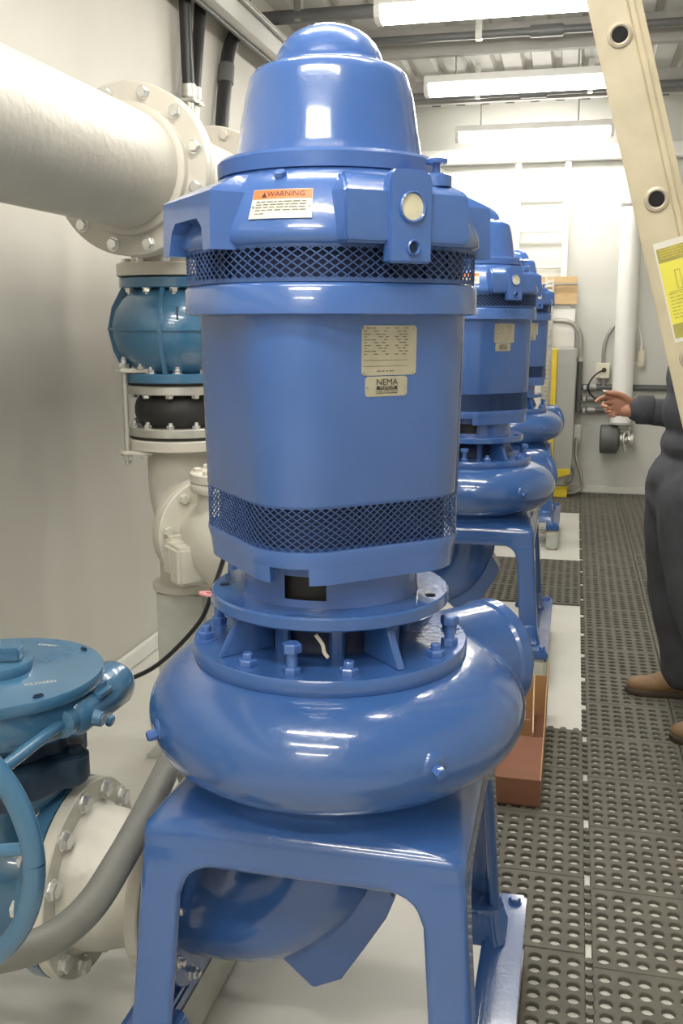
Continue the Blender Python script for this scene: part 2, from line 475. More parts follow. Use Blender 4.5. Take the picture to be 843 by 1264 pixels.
def make_pump():
    t = thing('vertical_pump', 'large glossy blue vertical pump and motor in the foreground', 'pump', (AX, AY, 0), 0)
    # --- motor cap
    MB().lathe([(.1595, 1.690), (.159, 1.698), (.1555, 1.706), (.1535, 1.715), (.1475, 1.755), (.140, 1.795), (.1335, 1.820), (.130, 1.829), (.123, 1.836), (.112, 1.840), (.096, 1.843), (.0915, 1.846), (.0895, 1.853), (.085, 1.865), (.076, 1.880), (.062, 1.893), (.043, 1.9025), (.022, 1.907), (.004, 1.9085)], n=64).build('motor_cap', BLUE, t, ang=60)
    MB().lathe([(.176, 1.668), (.187, 1.670), (.188, 1.692), (.184, 1.697), (.16, 1.699)], n=64).build('cap_flange', BLUE, t, ang=40)
    # --- hood with four flat bosses
    hd = rsq_loft(MB(), HOOD).build('motor_hood', BLUE, t, ang=60)
    for q in range(4):
        M4 = MX.Rotation(rad(45 + 90 * q), 4, 'Z')      # local -Y faces outwards
        mb = MB()
        def rc(u, v0, z): return [M4 @ V(p) for p in ((-v0, -u, z), (v0, -u, z), (v0 * .9, -.14, z), (-v0 * .9, -.14, z))]
        lowz = 1.556
        mb.loft([rc(.254, .106, lowz), rc(.2575, .110, lowz + .012), rc(.2545, .108, 1.628), rc(.249, .105, 1.634), rc(.205, .086, 1.656), rc(.19, .08, 1.660)])
        if q % 2:       # the side bosses are open underneath: an arch between two legs
            mb.bm.free(); mb = MB()
            ar = [(-.110, lowz - .006), (-.080, lowz - .006), (-.070, 1.584), (-.050, 1.598), (.050, 1.598), (.070, 1.584), (.080, lowz - .006), (.110, lowz - .006), (.108, 1.632), (-.108, 1.632)]
            def Q(v, z, u): return M4 @ V((v, -u, z))
            mb.loft([[Q(v, z, .19) for v, z in ar], [Q(v, z, .257 if z > 1.57 else .259) for v, z in ar]])
            mb.loft([rc(.257, .108, 1.632), rc(.250, .105, 1.637), rc(.205, .086, 1.657), rc(.19, .08, 1.661)])
        mb.build('hood_boss', BLUE, hd, ang=30, bevel=0 if q % 2 else .006)
    M4 = MX.Rotation(rad(45), 4, 'Z')
    # sight glass plate, same on the opposite side of no concern
    pl = [(-.037, 1.529), (.036, 1.529), (.036, 1.562), (.037, 1.64), (.033, 1.652), (.024, 1.659), (-.024, 1.659), (-.033, 1.652), (-.037, 1.64)]
    mb = MB(); mb.loft([[M4 @ V((v, -u, z)) for v, z in pl] for u in (.240, .2625)])
    sp = mb.build('sight_plate', BLUE, t, ang=30, bevel=.003)
    ax = M4 @ V((0, -1, 0)); c = M4 @ V((0, -.2625, 1.607))
    MB().ringlathe([(.0185, 0), (.0225, 0), (.0225, .004), (.0205, .0055), (.0185, .003)], c, ax, 32).build('glass_rim', BLUE, sp)
    MB().lathe([(.0186, 0), (.0186, .0015)], c, ax, 32).build('sight_glass', GLASS, sp, label='round oil sight glass with a yellowish level')
    c2 = M4 @ V((.002, -.2625, 1.551))
    MB().ringlathe([(.0075, 0), (.011, 0), (.0115, .004), (.0095, .006), (.0075, .003)], c2, ax, 24).build('plug_rim', BLUE, sp)
    MB().lathe([(.0078, .0), (.0078, .0012)], c2, ax, 20).build('plug_socket', DARKBLUE, sp)
    # oil filler cap with T handle on the boss to the right of the sight glass
    p = M4 @ V((.073, -.215, 1.655))
    oc = MB().lathe([(.024, -.012), (.024, .004), (.02, .007), (.006, .008), (.006, .022), (.007, .024)], p, n=20).build('filler_cap', BLUE, t)
    MB().lathe([(.016, 0), (.017, .003), (.017, .006), (.012, .009)], p + V((0, 0, .022)), n=16).build('handle', BLUE, oc)
    bolt(hd, hood_pt(rad(-3), 1.655) + V((0, 0, -.002)), (0, -.5, 1), .010, BLUE, 'plain')
    # --- upper screen, band
    screen(t, 1.5065, 1.5545, .2315, .195, 4, 84, 'upper_vent_screen')
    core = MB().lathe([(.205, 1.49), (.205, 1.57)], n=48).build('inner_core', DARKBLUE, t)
    rsq_loft(MB(), [(1.495, .2135, .178), (1.565, .2135, .178)], False, False).build('dark_backing', DARKBLUE, core)  # dark shell added behind the mesh in place of inner shade
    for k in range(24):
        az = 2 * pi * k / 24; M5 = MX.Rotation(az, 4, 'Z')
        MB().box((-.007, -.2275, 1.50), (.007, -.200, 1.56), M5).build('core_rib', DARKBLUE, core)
    rsq_loft(MB(), [(1.456, .228, .185), (1.458, .2345, .19), (1.496, .2345, .19), (1.502, .231, .19), (1.506, .222, .18)]).build('upper_band', BLUE, t, ang=60)
    # --- main body
    rsq_loft(MB(), [(1.168, .1905, .10), (1.17, .1915, .101), (1.46, .1965, .105)]).build('motor_body', BLUE, t, ang=50)
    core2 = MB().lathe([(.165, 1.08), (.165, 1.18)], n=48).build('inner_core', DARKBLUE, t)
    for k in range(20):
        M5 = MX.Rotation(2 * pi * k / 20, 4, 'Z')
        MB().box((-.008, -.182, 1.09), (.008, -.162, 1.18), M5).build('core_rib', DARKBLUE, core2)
    rsq_loft(MB(), [(1.085, .172, .088), (1.172, .172, .088)], False, False).build('dark_backing', DARKBLUE, core2)  # added dark shell, stands for the shade inside the lower screen
    screen(t, 1.095, 1.168, .1895, .10, 7, 92, 'lower_vent_screen', .0010)
    rsq_loft(MB(), [(1.070, .188, .10), (1.092, .1925, .102), (1.097, .1915, .101), (1.098, .176, .09)]).build('lower_band', BLUE, t, ang=60)
    # skirt below the band, with a notch facing the front
    mb = MB(); N = 120; R = []
    for i in range(N + 1):
        az = rad(8.5) + rad(342.5) * i / N
        r = rsq_r(.188, .10, az)
        R.append([mb.v(pol(r, az, 1.0702)), mb.v(pol(r - .003, az, 1.043)), mb.v(pol(r - .02, az, 1.043)), mb.v(pol(r - .02, az, 1.0702))])
    for a, b in zip(R, R[1:]):
        for k in range(4): mb.f((a[k], b[k], b[(k+1) % 4], a[(k+1) % 4]))
    mb.f(R[0]); mb.f(R[-1][::-1])
    mb.build('motor_skirt', BLUE, t, ang=50)
    # neck with a slot
    mb = MB(); N = 96; zs = [.986, 1.003, 1.009, 1.036, 1.042, 1.075]
    G = [[mb.v(pol(.160 + .003 * (z < .99), 2 * pi * i / N, z)) for z in zs] for i in range(N)]
    for i in range(N):
        azd = (360 * (i + .5) / N)
        for k in range(5):
            lo, hi = (-13, 15); inslot = (lo < azd < hi) or (azd > 360 + lo)
            if inslot and k in (1, 2, 3): continue
            mb.f((G[i][k], G[(i+1) % N][k], G[(i+1) % N][k+1], G[i][k+1]))
    mb.build('motor_neck', BLUE, t, ang=40)
    MB().lathe([(.145, .986), (.145, 1.075)], n=40).build('neck_shade_core', RUBBER, t)  # black cylinder, painted shade seen through the slot
    # --- motor flange and pump bracket
    mf = MB().ringlathe([(.10, .967), (.212, .967), (.2155, .970), (.2155, .987), (.212, .990), (.165, .9905), (.10, .9905)], n=72).build('motor_flange', BLUECAST, t, ang=40)
    for az in (-75, 80, 150, 200):
        MB().lathe([(.009, .9905), (.009, .9912)], pol(.192, rad(az), 0), n=16).build('hole_shade_disc', BLACK, mf)  # black disc on the surface, painted shade of a drilled hole
    br = MB().lathe([(.175, .892), (.125, .90), (.118, .91), (.118, .945), (.15, .967)], n=48).build('bracket_barrel', DARKBLUE, t)
    for az in (-20, 22, 70, 115, 160, 205, 250, 295):
        MB().cyl(pol(.135, rad(az), .895), pol(.135, rad(az), .967), .014, n=10).build('bracket_column', BLUECAST, br)
    for az in (-38, 48, 138, 228):
        M5 = MX.Rotation(rad(az), 4, 'Z')
        a = [M5 @ V((-.007, y, z)) for y, z in ((-.125, .968), (-.190, .968), (-.232, .899), (-.125, .899))]
        b = [M5 @ V((.007, y, z)) for y, z in ((-.125, .968), (-.190, .968), (-.232, .899), (-.125, .899))]
        MB().loft([a, b]).build('gusset', BLUECAST, t, bevel=.002)
    MB().ringlathe([(.10, .872), (.249, .872), (.2505, .875), (.2505, .896), (.248, .899), (.10, .900)], n=80).build('cover_ring', BLUECAST, t, ang=40)
    MB().lathe([(.243, .862), (.243, .873)], n=64).build('gasket', DARKBLUE, t)
    for k in range(8): bolt(t, pol(.226, rad(25 + 45 * k), .898), (0, 0, 1), .0158, BLUE, 'nut', spin=.3 * k)
    for az in (1, 90, 180, -90):
        p = pol(.222, rad(az), .898)
        bo = bolt(t, p, (0, 0, 1), .0148, BLUE, 'plain', 'jack_nut')
        bo2 = MB().cyl(p + V((0, 0, .01)), p + V((0, 0, .042)), .0095, n=12).build('jack_bolt', BLUE, t)
        bolt(bo2, p + V((0, 0, .038)), (0, 0, 1), .0165, BLUE, 'plain', 'bolt_head')
    # --- volute: a spiral casing
    def rout(azd):
        s_ = (azd - 140) % 360
        r = .309 + .058 * s_ / 360
        if s_ > 345: r -= .058 * (s_ - 345) / 15
        return r
    mb = MB(); rings = []; N = 90; R0, zc, b = .222, .776, .098
    for i in range(N):
        azd = 360 * i / N; a = rout(azd) - R0; ring = []
        ring.append(pol(.18, rad(azd), .872)); ring.append(pol(.205, rad(azd), .8745))
        for k in range(22):
            tt = rad(86 - 190 * k / 21)
            ring.append(pol(R0 + a * cos(tt), rad(azd), zc + b * sin(tt)))
        ring += [pol(.193, rad(azd), .668), pol(.16, rad(azd), .66)]
        rings.append(ring)
    rings.append(rings[0])
    mb.loft(rings, False, False, closed=False)
    vo = mb.build('volute', BLUECAST, t, ang=60)
    d = V((.66, .75, 0)).normalized(); s0 = V((.08, .10, .775)); L = .297
    MB().lathe([(.110, 0), (.110, L - .03), (.1155, L - .024), (.1155, L), (.106, L + .012), (.09, L + .02), (.03, L + .022)], s0, d, 48).build('outlet_nozzle', BLUECAST, vo, ang=35)
    for az, z in ((42, .782), (-48, .777), (222, .78)):
        r = rout(az) - .012; ax = pol(1, rad(az), -.12)
        bs = MB().lathe([(.032, -.02), (.027, .002), (.022, .008), (.019, .012)], pol(r, rad(az), z), ax, 24).build('plug_boss', BLUECAST, vo, ang=60)
        MB().lathe([(.0095, .010), (.0095, .024), (.008, .029)], pol(r, rad(az), z), ax, 6).build('drain_plug', BLUE, bs, ang=20)
    # --- pedestal
    def roundsq(h, z, c, n=6):
        out = []
        for q in range(4):
            for k in range(n + 1):
                tt = pi / 2 * q + pi / 2 * k / n
                out.append((( h - c) * (1 if q in (0, 3) else -1) + c * cos(tt), (h - c) * (1 if q in (0, 1) else -1) + c * sin(tt), z))
        return out
    MB().loft([roundsq(.205, .700, .205), roundsq(.235, .682, .232), roundsq(.238, .672, .225), roundsq(.250, .655, .16), roundsq(.264, .644, .06), roundsq(.2725, .634, .024), roundsq(.2745, .622, .016), roundsq(.2745, .60, .014)]).build('pedestal_top', BLUECAST, t, ang=50).location.x = .012
    def half(z): return .273 + (.62 - z) * .075
    mb = MB()
    for q in range(4):
        M5 = MX.Rotation(pi / 2 * q, 4, 'Z'); lw = .072
        zt, zb, arch, rr = .622, .19, .570, .05
        out_ = [(-half(zb), zb), (-half(zt), zt), (half(zt), zt), (half(zb), zb)]
        inn = [(half(zb) - lw, zb), (half(arch - rr) - lw, arch - rr)]
        cx = half(arch) - lw - rr
        for k in range(1, 7): a = pi / 2 * k / 6; inn.append((cx + rr * cos(a), arch - rr + rr * sin(a)))
        for k in range(0, 6): a = pi / 2 + pi / 2 * k / 6; inn.append((-cx + rr * cos(a), arch - rr + rr * sin(a)))
        inn += [(-half(arch - rr) + lw, arch - rr), (-half(zb) + lw, zb)]
        # strip quads: outer chain sampled to match inner chain
        def outer_for(x, z):
            if z < arch - rr + 1e-6: return (math.copysign(half(z), x), z)
            return None
        n = len(inn); outc = []
        for k, (x, z) in enumerate(inn):
            if k <= 1 or k >= n - 2: outc.append((math.copysign(half(z), x), z))
            else:
                m_ = (k - 2) / (n - 5)
                # walk: up right edge, along top, down left edge
                if k <= 4: zz = arch - rr + (zt - (arch - rr)) * (k - 1) / 4; outc.append((half(zz), zz))
                elif k >= n - 5: zz = arch - rr + (zt - (arch - rr)) * (n - 2 - k) / 4; outc.append((-half(zz), zz))
                else:
                    k2 = (k - 4) / (n - 9); outc.append((half(zt) * (1 - 2 * k2), zt))
        def P3(p, dpt): return M5 @ V((p[0], -(half(p[1]) - dpt), p[1]))
        th = .022
        O0 = [mb.v(P3(p, 0)) for p in outc]; I0 = [mb.v(P3(p, 0)) for p in inn]
        O1 = [mb.v(P3((p[0] * (1 - th / half(p[1])), p[1]), th)) for p in outc]; I1 = [mb.v(P3(p, th)) for p in inn]
        for k in range(n - 1):
            mb.f((O0[k], O0[k+1], I0[k+1], I0[k])); mb.f((I0[k], I0[k+1], I1[k+1], I1[k])); mb.f((I1[k], I1[k+1], O1[k+1], O1[k]))
    pd = mb.build('pedestal_frame', BLUECAST, t, ang=50, bevel=0); pd.location.x = .012
    md = pd.modifiers.new('soft_edges', 'BEVEL'); md.width = .012; md.segments = 4; md.limit_method = 'ANGLE'; md.angle_limit = rad(50)
    for sx in (-1, 1):
        for sy in (-1, 1):
            h = half(.24)
            def fr(e, z, ee=0): return [(sx * (h - .04) + px * (.046 + e), sy * (h - .04) + py * (.046 + e), z) for px, py in ((-1,-.75),(-.75,-1),(.75,-1),(1,-.75),(1,.75),(.75,1),(-.75,1),(-1,.75))]
            MB().loft([fr(.022, .186), fr(.014, .205), fr(.006, .24), fr(.003, .252), fr(-.006, .258)]).build('leg_foot', BLUECAST, t, ang=40, bevel=.004)
        # foot rail with a raised rib and bolts
        x0, x1 = (.280, .364) if sx > 0 else (-.364, -.280)
        fr_ = MB().box((x0, -.405, .152), (x1, .412, .186)).build('foot_rail', BLUECAST, t, bevel=.007)
        xi = sx * .292
        MB().box((xi - .012, -.27, .180), (xi + .012, .27, .206)).build('rail_rib', BLUECAST, fr_, bevel=.008)
        for yy in (-.365, .375): bolt(fr_, (sx * .338, yy, .185), (0, 0, 1), .0135, BLUE, 'bolt')
    # --- suction elbow under the pedestal
    arc = [V((-.29, 0, .333)), V((-.20, 0, .333))] + [V((-.20 + .2 * sin(a), 0, .533 - .2 * cos(a))) for a in [pi / 2 * k / 8 for k in range(1, 9)]] + [V((0, 0, .66))]
    el = MB().tube(arc, [.102] * 2 + [.103 + .012 * k / 8 for k in range(9)], n=32).build('suction_elbow', BLUECAST, t, ang=60)
    MB().lathe([(.158, 0), (.161, .004), (.161, .026), (.158, .030)], (-.305, 0, .333), (1, 0, 0), 48).build('elbow_flange', BLUECAST, el, ang=40)
    bolt_circle(el, (-.277, 0, .333), (1, 0, 0), .137, 8, .013, ZINC, 'nut', ph=pi / 8)
    fin = [(-.09, .262), (-.026, .208), (.03, .235), (.075, .305), (.118, .375), (.135, .42), (.10, .48), (-.02, .40)]
    MB().loft([[(x, y, z) for x, z in fin] for y in (-.045, .045)]).build('elbow_foot', BLUECAST, el, bevel=.004)
    # --- plates and print on the casing
    def lab(x, y): return hood_pt(x / .215, 1.612 + y)
    def solid_patch(x0, x1, y0, y1, fn, off, m, name, par):
        mb = MB(); n = 14; rows = []
        for i in range(n + 1):
            x = x0 + (x1 - x0) * i / n; a, b2 = fn(x, y0), fn(x, y1)
            nrm = V((a.x, a.y, 0)).normalized(); rows.append([a, b2, b2 + nrm * off, a + nrm * off])
        mb.loft(rows); return mb.build(name, m, par)
    wl = solid_patch(-.043, .043, -.021, .021, lab, .0012, LABELWHITE, 'warning_label', t)
    def lab2(x, y): p = lab(x, y); return p + V((p.x, p.y, 0)).normalized() * .0022
    def lab3(x, y): p = lab(x, y); return p + V((p.x, p.y, 0)).normalized() * .0016
    mb = MB(); n = 14; pr = None
    for i in range(n + 1):
        x = -.0425 + .085 * i / n; q = (mb.v(lab3(x, .007)), mb.v(lab3(x, .0205)))
        if pr: mb.f((pr[0], q[0], q[1], pr[1]))
        pr = q
    mb.build('warning_band', ORANGE, wl)
    text_on(wl, 'lettering', 'WARNING', .0105, lambda x, y: lab2(x + .006, y + .0137), INK, 1.05)
    bars_on(wl, 'warning_triangle', [(-.029, .0095, -.021, .011), (-.0275, .011, -.0225, .0135), (-.026, .0135, -.024, .0165)], lab2, INK)
    bars_on(wl, 'fine_print', print_lines(-.035, .035, (.003, -.001, -.005, -.009), .0016, 3) + print_lines(-.035, -.02, (-.014,), .0014, 4), lab2, GREYINK)
    for x in (-.039, .039): MB().lathe([(.002, 0), (.0018, .0012)], lab2(x, -.004), lab2(x, 0) * V((1, 1, 0)) if False else V((lab(x, 0).x, lab(x, 0).y, 0)), 10).build('rivet', STEEL, wl)
    def face(off):
        return lambda v, z: M4 @ V((v, -(.1965 - (1.46 - z) * .0172 + off), z))
    def plate(name, v0, v1, z0, z1, par=t):
        f0, f1 = face(-.002), face(.0012); c_ = .004
        pts = [(v0 + c_, z0), (v1 - c_, z0), (v1, z0 + c_), (v1, z1 - c_), (v1 - c_, z1), (v0 + c_, z1), (v0, z1 - c_), (v0, z0 + c_)]
        return MB().loft([[f0(*p) for p in pts], [f1(*p) for p in pts]]).build(name, PLATE, par)
    npl = plate('nameplate', -.047, .053, 1.366, 1.441)
    f2 = face(.0022)
    bars_on(npl, 'fine_print', [b3 for k, y in enumerate((1.437, 1.4325, 1.428, 1.424, 1.4195, 1.4155, 1.411, 1.407, 1.4025, 1.398)) for b3 in
            [(x, y - .0007, x + L_, y + .0007) for x, L_ in ((-.044, .012 - .006 * (k % 2)), (-.03 + .004 * (k % 4), .008), (-.005 - .003 * (k % 3), .006), (.012 + .004 * (k % 3), .007), (.030 - .004 * (k % 2), .007))]], lambda x, y: f2(x, y), GREYINK)
    bars_on(npl, 'ruled_line', [(-.045, 1.3885, .035, 1.3893), (-.045, 1.3795, .035, 1.3803)] + print_lines(-.02, .012, (1.3725,), .0016, 9), lambda x, y: f2(x, y), GREYINK)
    for v_, z_ in ((-.043, 1.3705), (.048, 1.3705), (-.043, 1.4365), (.048, 1.4365)): MB().lathe([(.0022, 0), (.002, .0015)], f2(v_, z_), ax if False else M4 @ V((0, -1, 0)), 10).build('rivet', STEEL, npl)
    bpl = plate('badge_plate', -.040, .037, 1.334, 1.3645)
    text_on(bpl, 'lettering', 'NEMA', .0135, lambda x, y: f2(x - .001, y + 1.3555), INK, 1.08)
    bars_on(bpl, 'badge_bar', [(-.020, 1.3445, .018, 1.3495), (-.020, 1.3385, .018, 1.3395), (-.020, 1.3395, -.0192, 1.3445), (.0172, 1.3395, .018, 1.3445)], lambda x, y: f2(x, y), INK)
    f3 = face(.0028)
    text_on(bpl, 'lettering', 'PREMIUM', .0060, lambda x, y: f3(x - .001, y + 1.3470), PLATE, 1.1)
    bars_on(bpl, 'fine_print', print_lines(-.017, .015, (1.342,), .0014, 5), lambda x, y: f2(x, y), GREYINK)
    for v_ in (-.036, .033): MB().lathe([(.0018, 0), (.0016, .0014)], f2(v_, 1.349), M4 @ V((0, -1, 0)), 10).build('rivet', STEEL, bpl)
    # bring everything to final proportions (motor turned a little on its flange)
    def S(p, turn):
        q = V((p[0] * 1.025, p[1] * 1.025, p[2] * 1.0558 - .026))
        return MX.Rotation(rad(-3.3 * turn), 3, 'Z') @ q
    def bake(o, turn=None):
        for ch in o.children:
            tw = turn
            if tw is None: tw = 1 if ch.name.split('.')[0] in MOTOR else 0
            if ch.data.name.startswith('fastener'):
                ch.location = S(ch.location, tw)
            else:
                lo = V(ch.location)
                for v in ch.data.vertices: v.co = S(v.co + lo, tw)
                ch.location = (0, 0, 0); ch.data.update()
            bake(ch, tw)
    bake(t)
    return t
MOTOR = {'motor_cap', 'cap_flange', 'motor_hood', 'sight_plate', 'filler_cap', 'upper_vent_screen', 'inner_core', 'upper_band', 'motor_body', 'lower_vent_screen',
         'lower_band', 'motor_skirt', 'motor_neck', 'neck_shade_core', 'warning_label', 'nameplate', 'badge_plate', 'gusset', 'nut', 'jack_nut', 'jack_bolt', 'bracket_barrel'}
pump = make_pump()
P2Y, P3Y = 4.315, 6.92
p2 = copy_tree(pump); p2.location = (AX, P2Y, 0); p2['label'] = 'blue vertical pump in the middle, second of the row of three'
p3 = copy_tree(pump); p3.location = (AX, P3Y, 0); p3['label'] = 'farthest blue vertical pump, last of the row near the far wall'
for p_ in (pump, p2, p3): p_['group'] = 'row of blue vertical pumps'
def pump_clutter():
    # pads under the foot rails
    for y, nm in ((AY, 'nearest'), (P2Y, 'middle'), (P3Y, 'farthest')):
        for sx, s_ in ((1, 'right'), (-1, 'left')):
            o = MB().box((AX + sx * .330 - .038, y - .412, 0), (AX + sx * .330 + .038, y + .415, .1343)).build('grout_plinth', PAD, bevel=.012)
            tag(o, 'low grey concrete plinth under the %s foot rail of the %s pump' % (s_, nm), 'plinth')
    # yellow tag tied inside the bracket, pink ring tag on the flange
    p = V((AX, AY, 0)) + pol(.19, rad(10), .965)
    k = tag(MB().tube(spline([p + V((-.012, 0, .016)), p, p + V((.004, -.004, -.012)), p + V((.010, -.002, -.022))], 4), .0035, n=8).build('twist_tie', CREAM), 'small pale twisted tie hanging inside the nearest pump\'s bracket', 'tie')
    c = V((AX, AY, 0)) + pol(.26, rad(-100), .97)
    mb = MB(); mb.ringlathe([(.010, -.002), (.024, -.002), (.024, .002), (.010, .002)], c, (.1, .15, 1), 28)
    mb.box(c + V((.018, -.007, -.002)), c + V((.075, .007, .002)))
    tag(mb.build('ring_tag', PINK), 'pink plastic ring tag sticking out behind the nearest pump\'s motor flange', 'tag')
pump_clutter()

# ------------------------------------------------------------------ discharge header and riser on the left
HX, HY, HZ = -1.277, 2.75, 1.932
def flange(parent, name, c, axis, R, th, r_in, m, n=48):
    """disc flange with a bore, from c along axis"""
    return MB().ringlathe([(r_in, 0), (R - .003, 0), (R, .003), (R, th - .003), (R - .003, th), (r_in, th)], c, axis, n).build(name, m, parent, ang=40)
hp = thing('header_pipe', 'large pale grey header pipe entering top left with a bolted flange', 'pipe', (HX, HY, HZ))
MB().cyl((0, -3.4, 0), (0, -.03, 0), .163, n=56).build('pipe', GREYPIPE, hp, ang=50)
MB().lathe([(.1632, -.060), (.178, -.060), (.183, -.056), (.186, -.034)], (0, 0, 0), (0, 1, 0), 56, (False, False)).build('hub', GREYFL, hp, ang=40)
flange(hp, 'flange', (0, -.036, 0), (0, 1, 0), .2415, .034, .162, GREYFL, 64)
bolt_circle(hp, (0, -.036, 0), (0, -1, 0), .214, 12, .0165, ZINC, 'bolt', ph=rad(15))
tee = thing('pipe_tee', 'pale grey flanged pipe tee joining the big header above the blue valve', 'pipe fitting', (HX, HY, HZ))
flange(tee, 'flange', (0, .0, 0), (0, 1, 0), .2415, .034, .15, GREYFL, 64)
flange(tee, 'flange', (0, .626, 0), (0, 1, 0), .2415, .034, .15, GREYFL, 64)
MB().cyl((0, .03, 0), (0, .63, 0), .168, n=48).build('tee_body', GREYPIPE, tee, ang=50)
bolt_circle(tee, (0, .626, 0), (0, -1, 0), .214, 12, .0165, GREYFL, 'bolt', ph=rad(15))
SY = .30          # riser axis relative to header flange
MB().lathe([(.168, -.02), (.150, -.12), (.143, -.17), (.145, -.25)], (0, SY, 0), (0, 0, 1), 40, (False, False)).build('tee_branch', GREYPIPE, tee, ang=50)
flange(tee, 'branch_flange', (0, SY, -.288), (0, 0, 1), .192, .041, .13, GREYFL, 56)
bolt_circle(tee, (0, SY, -.247), (0, 0, 1), .166, 12, .0145, ZINC, 'bolt', ph=rad(11))
hp2 = thing('header_pipe', 'pale grey header pipe continuing behind the nearest motor', 'pipe', (HX, HY + .662, HZ))
flange(hp2, 'flange', (0, 0, 0), (0, 1, 0), .2415, .034, .15, GREYFL, 64)
MB().cyl((0, .03, 0), (0, 2.0, 0), .163, n=48).build('pipe', GREYPIPE, hp2, ang=50)
MB().lathe([(.2415, 2.0), (.2415, 2.04)], (0, 0, 0), (0, 1, 0), 48).build('blind_flange', GREYFL, hp2)

RX, RY = HX, HY + SY
bv = thing('check_valve', 'round teal blue ribbed valve hanging under the grey header tee', 'valve', (RX, RY, 1.31))
flange(bv, 'flange', (0, 0, .297), (0, 0, 1), .186, .033, .12, TEAL, 56)
flange(bv, 'flange', (0, 0, .0), (0, 0, 1), .186, .030, .12, TEAL, 56)
MB().lathe([(.150, .028), (.165, .045), (.190, .072), (.212, .11), (.222, .150), (.222, .185), (.212, .225), (.190, .262), (.165, .285), (.155, .298)], n=56).build('valve_body', TEAL, bv, ang=60)
MB().ringlathe([(.20, .161), (.229, .165), (.229, .173), (.20, .177)], n=56).build('girth_rib', TEAL, bv)
for az in (8, 68, 128, 188, 248, 308):
    M5 = MX.Rotation(rad(az), 4, 'Z')
    pr = [(.15, .028), (.184, .028), (.217, .10), (.2315, .169), (.217, .237), (.184, .298), (.15, .298)]
    MB().loft([[M5 @ V((x, -r, z)) for r, z in pr] for x in (-.007, .007)]).build('vertical_rib', TEAL, bv, bevel=.002)
M5 = MX.Rotation(rad(0), 4, 'Z')
text_on(bv, 'cast_mark', '1', .06, lambda x, y: pol(.2195, rad(22) + x / .22, .215 + y), TEALDARK)
bolt_circle(bv, (0, 0, .297), (0, 0, -1), .166, 12, .0145, ZINC, 'nut', ph=rad(11))
bolt_circle(bv, (0, 0, .030), (0, 0, 1), .166, 12, .0135, ZINC, 'nut', ph=rad(20))

ej = thing('expansion_joint', 'black rubber expansion joint with steel rings and tie rods below the teal valve', 'pipe joint', (RX, RY, 1.13))
flange(ej, 'upper_ring', (0, 0, .142), (0, 0, 1), .176, .028, .12, STEEL, 56)
flange(ej, 'lower_ring', (0, 0, .005), (0, 0, 1), .176, .028, .12, STEEL, 56)
MB().lathe([(.170, .170), (.172, .180)], n=48).build('rubber_face', RUBBER, ej)
MB().lathe([(.170, -.004), (.172, .005)], n=48).build('rubber_face', RUBBER, ej)
MB().lathe([(.128, .033), (.136, .040), (.146, .055), (.152, .075), (.152, .098), (.146, .118), (.136, .133), (.128, .142)], n=56).build('rubber_body', RUBBER, ej, ang=70)
bolt_circle(ej, (0, 0, .142), (0, 0, -1), .158, 12, .0125, ZINC, 'bolt', ph=rad(20))
bolt_circle(ej, (0, 0, .033), (0, 0, 1), .158, 12, .0125, ZINC, 'nut', ph=rad(10))
for az in (-40, 80, 200):
    q = pol(.198, rad(az), 0); M5 = MX.Rotation(rad(az), 4, 'Z')
    for z0 in (.2125, -.052):
        pts = [(-.03, -.20), (-.018, -.222), (.018, -.222), (.03, -.20), (.08, -.146), (.06, -.132), (-.06, -.132), (-.08, -.146)]
        MB().loft([[M5 @ V((x, y, z0 + dz)) for x, y in pts] for dz in (0, .012)]).build('rod_plate', WHITEVALVE, ej, bevel=.003)
    rod = MB().cyl(q + V((0, 0, -.085)), q + V((0, 0, .262)), .0095, n=12).build('tie_rod', STEEL, ej)
    bolt(rod, q + V((0, 0, -.052)), (0, 0, -1), .017, ZINC, 'nut'); bolt(rod, q + V((0, 0, .2245)), (0, 0, 1), .017, ZINC, 'nut')
    for dx in (-.055, .055): bolt(ej, M5 @ V((dx, -.165, .2245)), (0, 0, 1), .012, ZINC, 'nut'); bolt(ej, M5 @ V((dx, -.165, -.052)), (0, 0, -1), .012, ZINC, 'plain')

rz = thing('riser_elbow', 'pale grey flanged elbow under the rubber joint, standing on a foot', 'pipe fitting', (RX, RY, 0))
flange(rz, 'flange', (0, 0, 1.090), (0, 0, 1), .186, .035, .11, GREYFL, 56)
CD = V((.72, -.694, 0)).normalized(); CAZ = math.atan2(CD.y, CD.x); ER = .16
arc = [V((0, 0, 1.09)), V((0, 0, .99))] + [CD * (ER - ER * cos(a)) + V((0, 0, .99 - ER * sin(a))) for a in [pi / 2 * k / 8 for k in range(1, 9)]] + [CD * (ER + .015) + V((0, 0, .83))]
MB().tube(arc, .117, n=36).build('elbow_body', GREYPIPE, rz, ang=60)
flange(rz, 'flange', CD * .142 + V((0, 0, .83)), CD, .176, .03, .10, GREYFL, 56)
MB().cyl((.0, 0, .615), (.0, 0, .86), .088, n=32).build('support_foot', GREYFL, rz, ang=50)
flange(rz, 'foot_flange', (.0, 0, .60), (0, 0, 1), .115, .025, .02, GREYFL, 40)
ps = MB().box((-.085, -.075, .012), (.095, .075, .60)).build('pedestal_post', PAD, rz, bevel=.01)
MB().box((-.125, -.11, 0), (.135, .11, .014)).build('post_base', PAD, rz, bevel=.003)

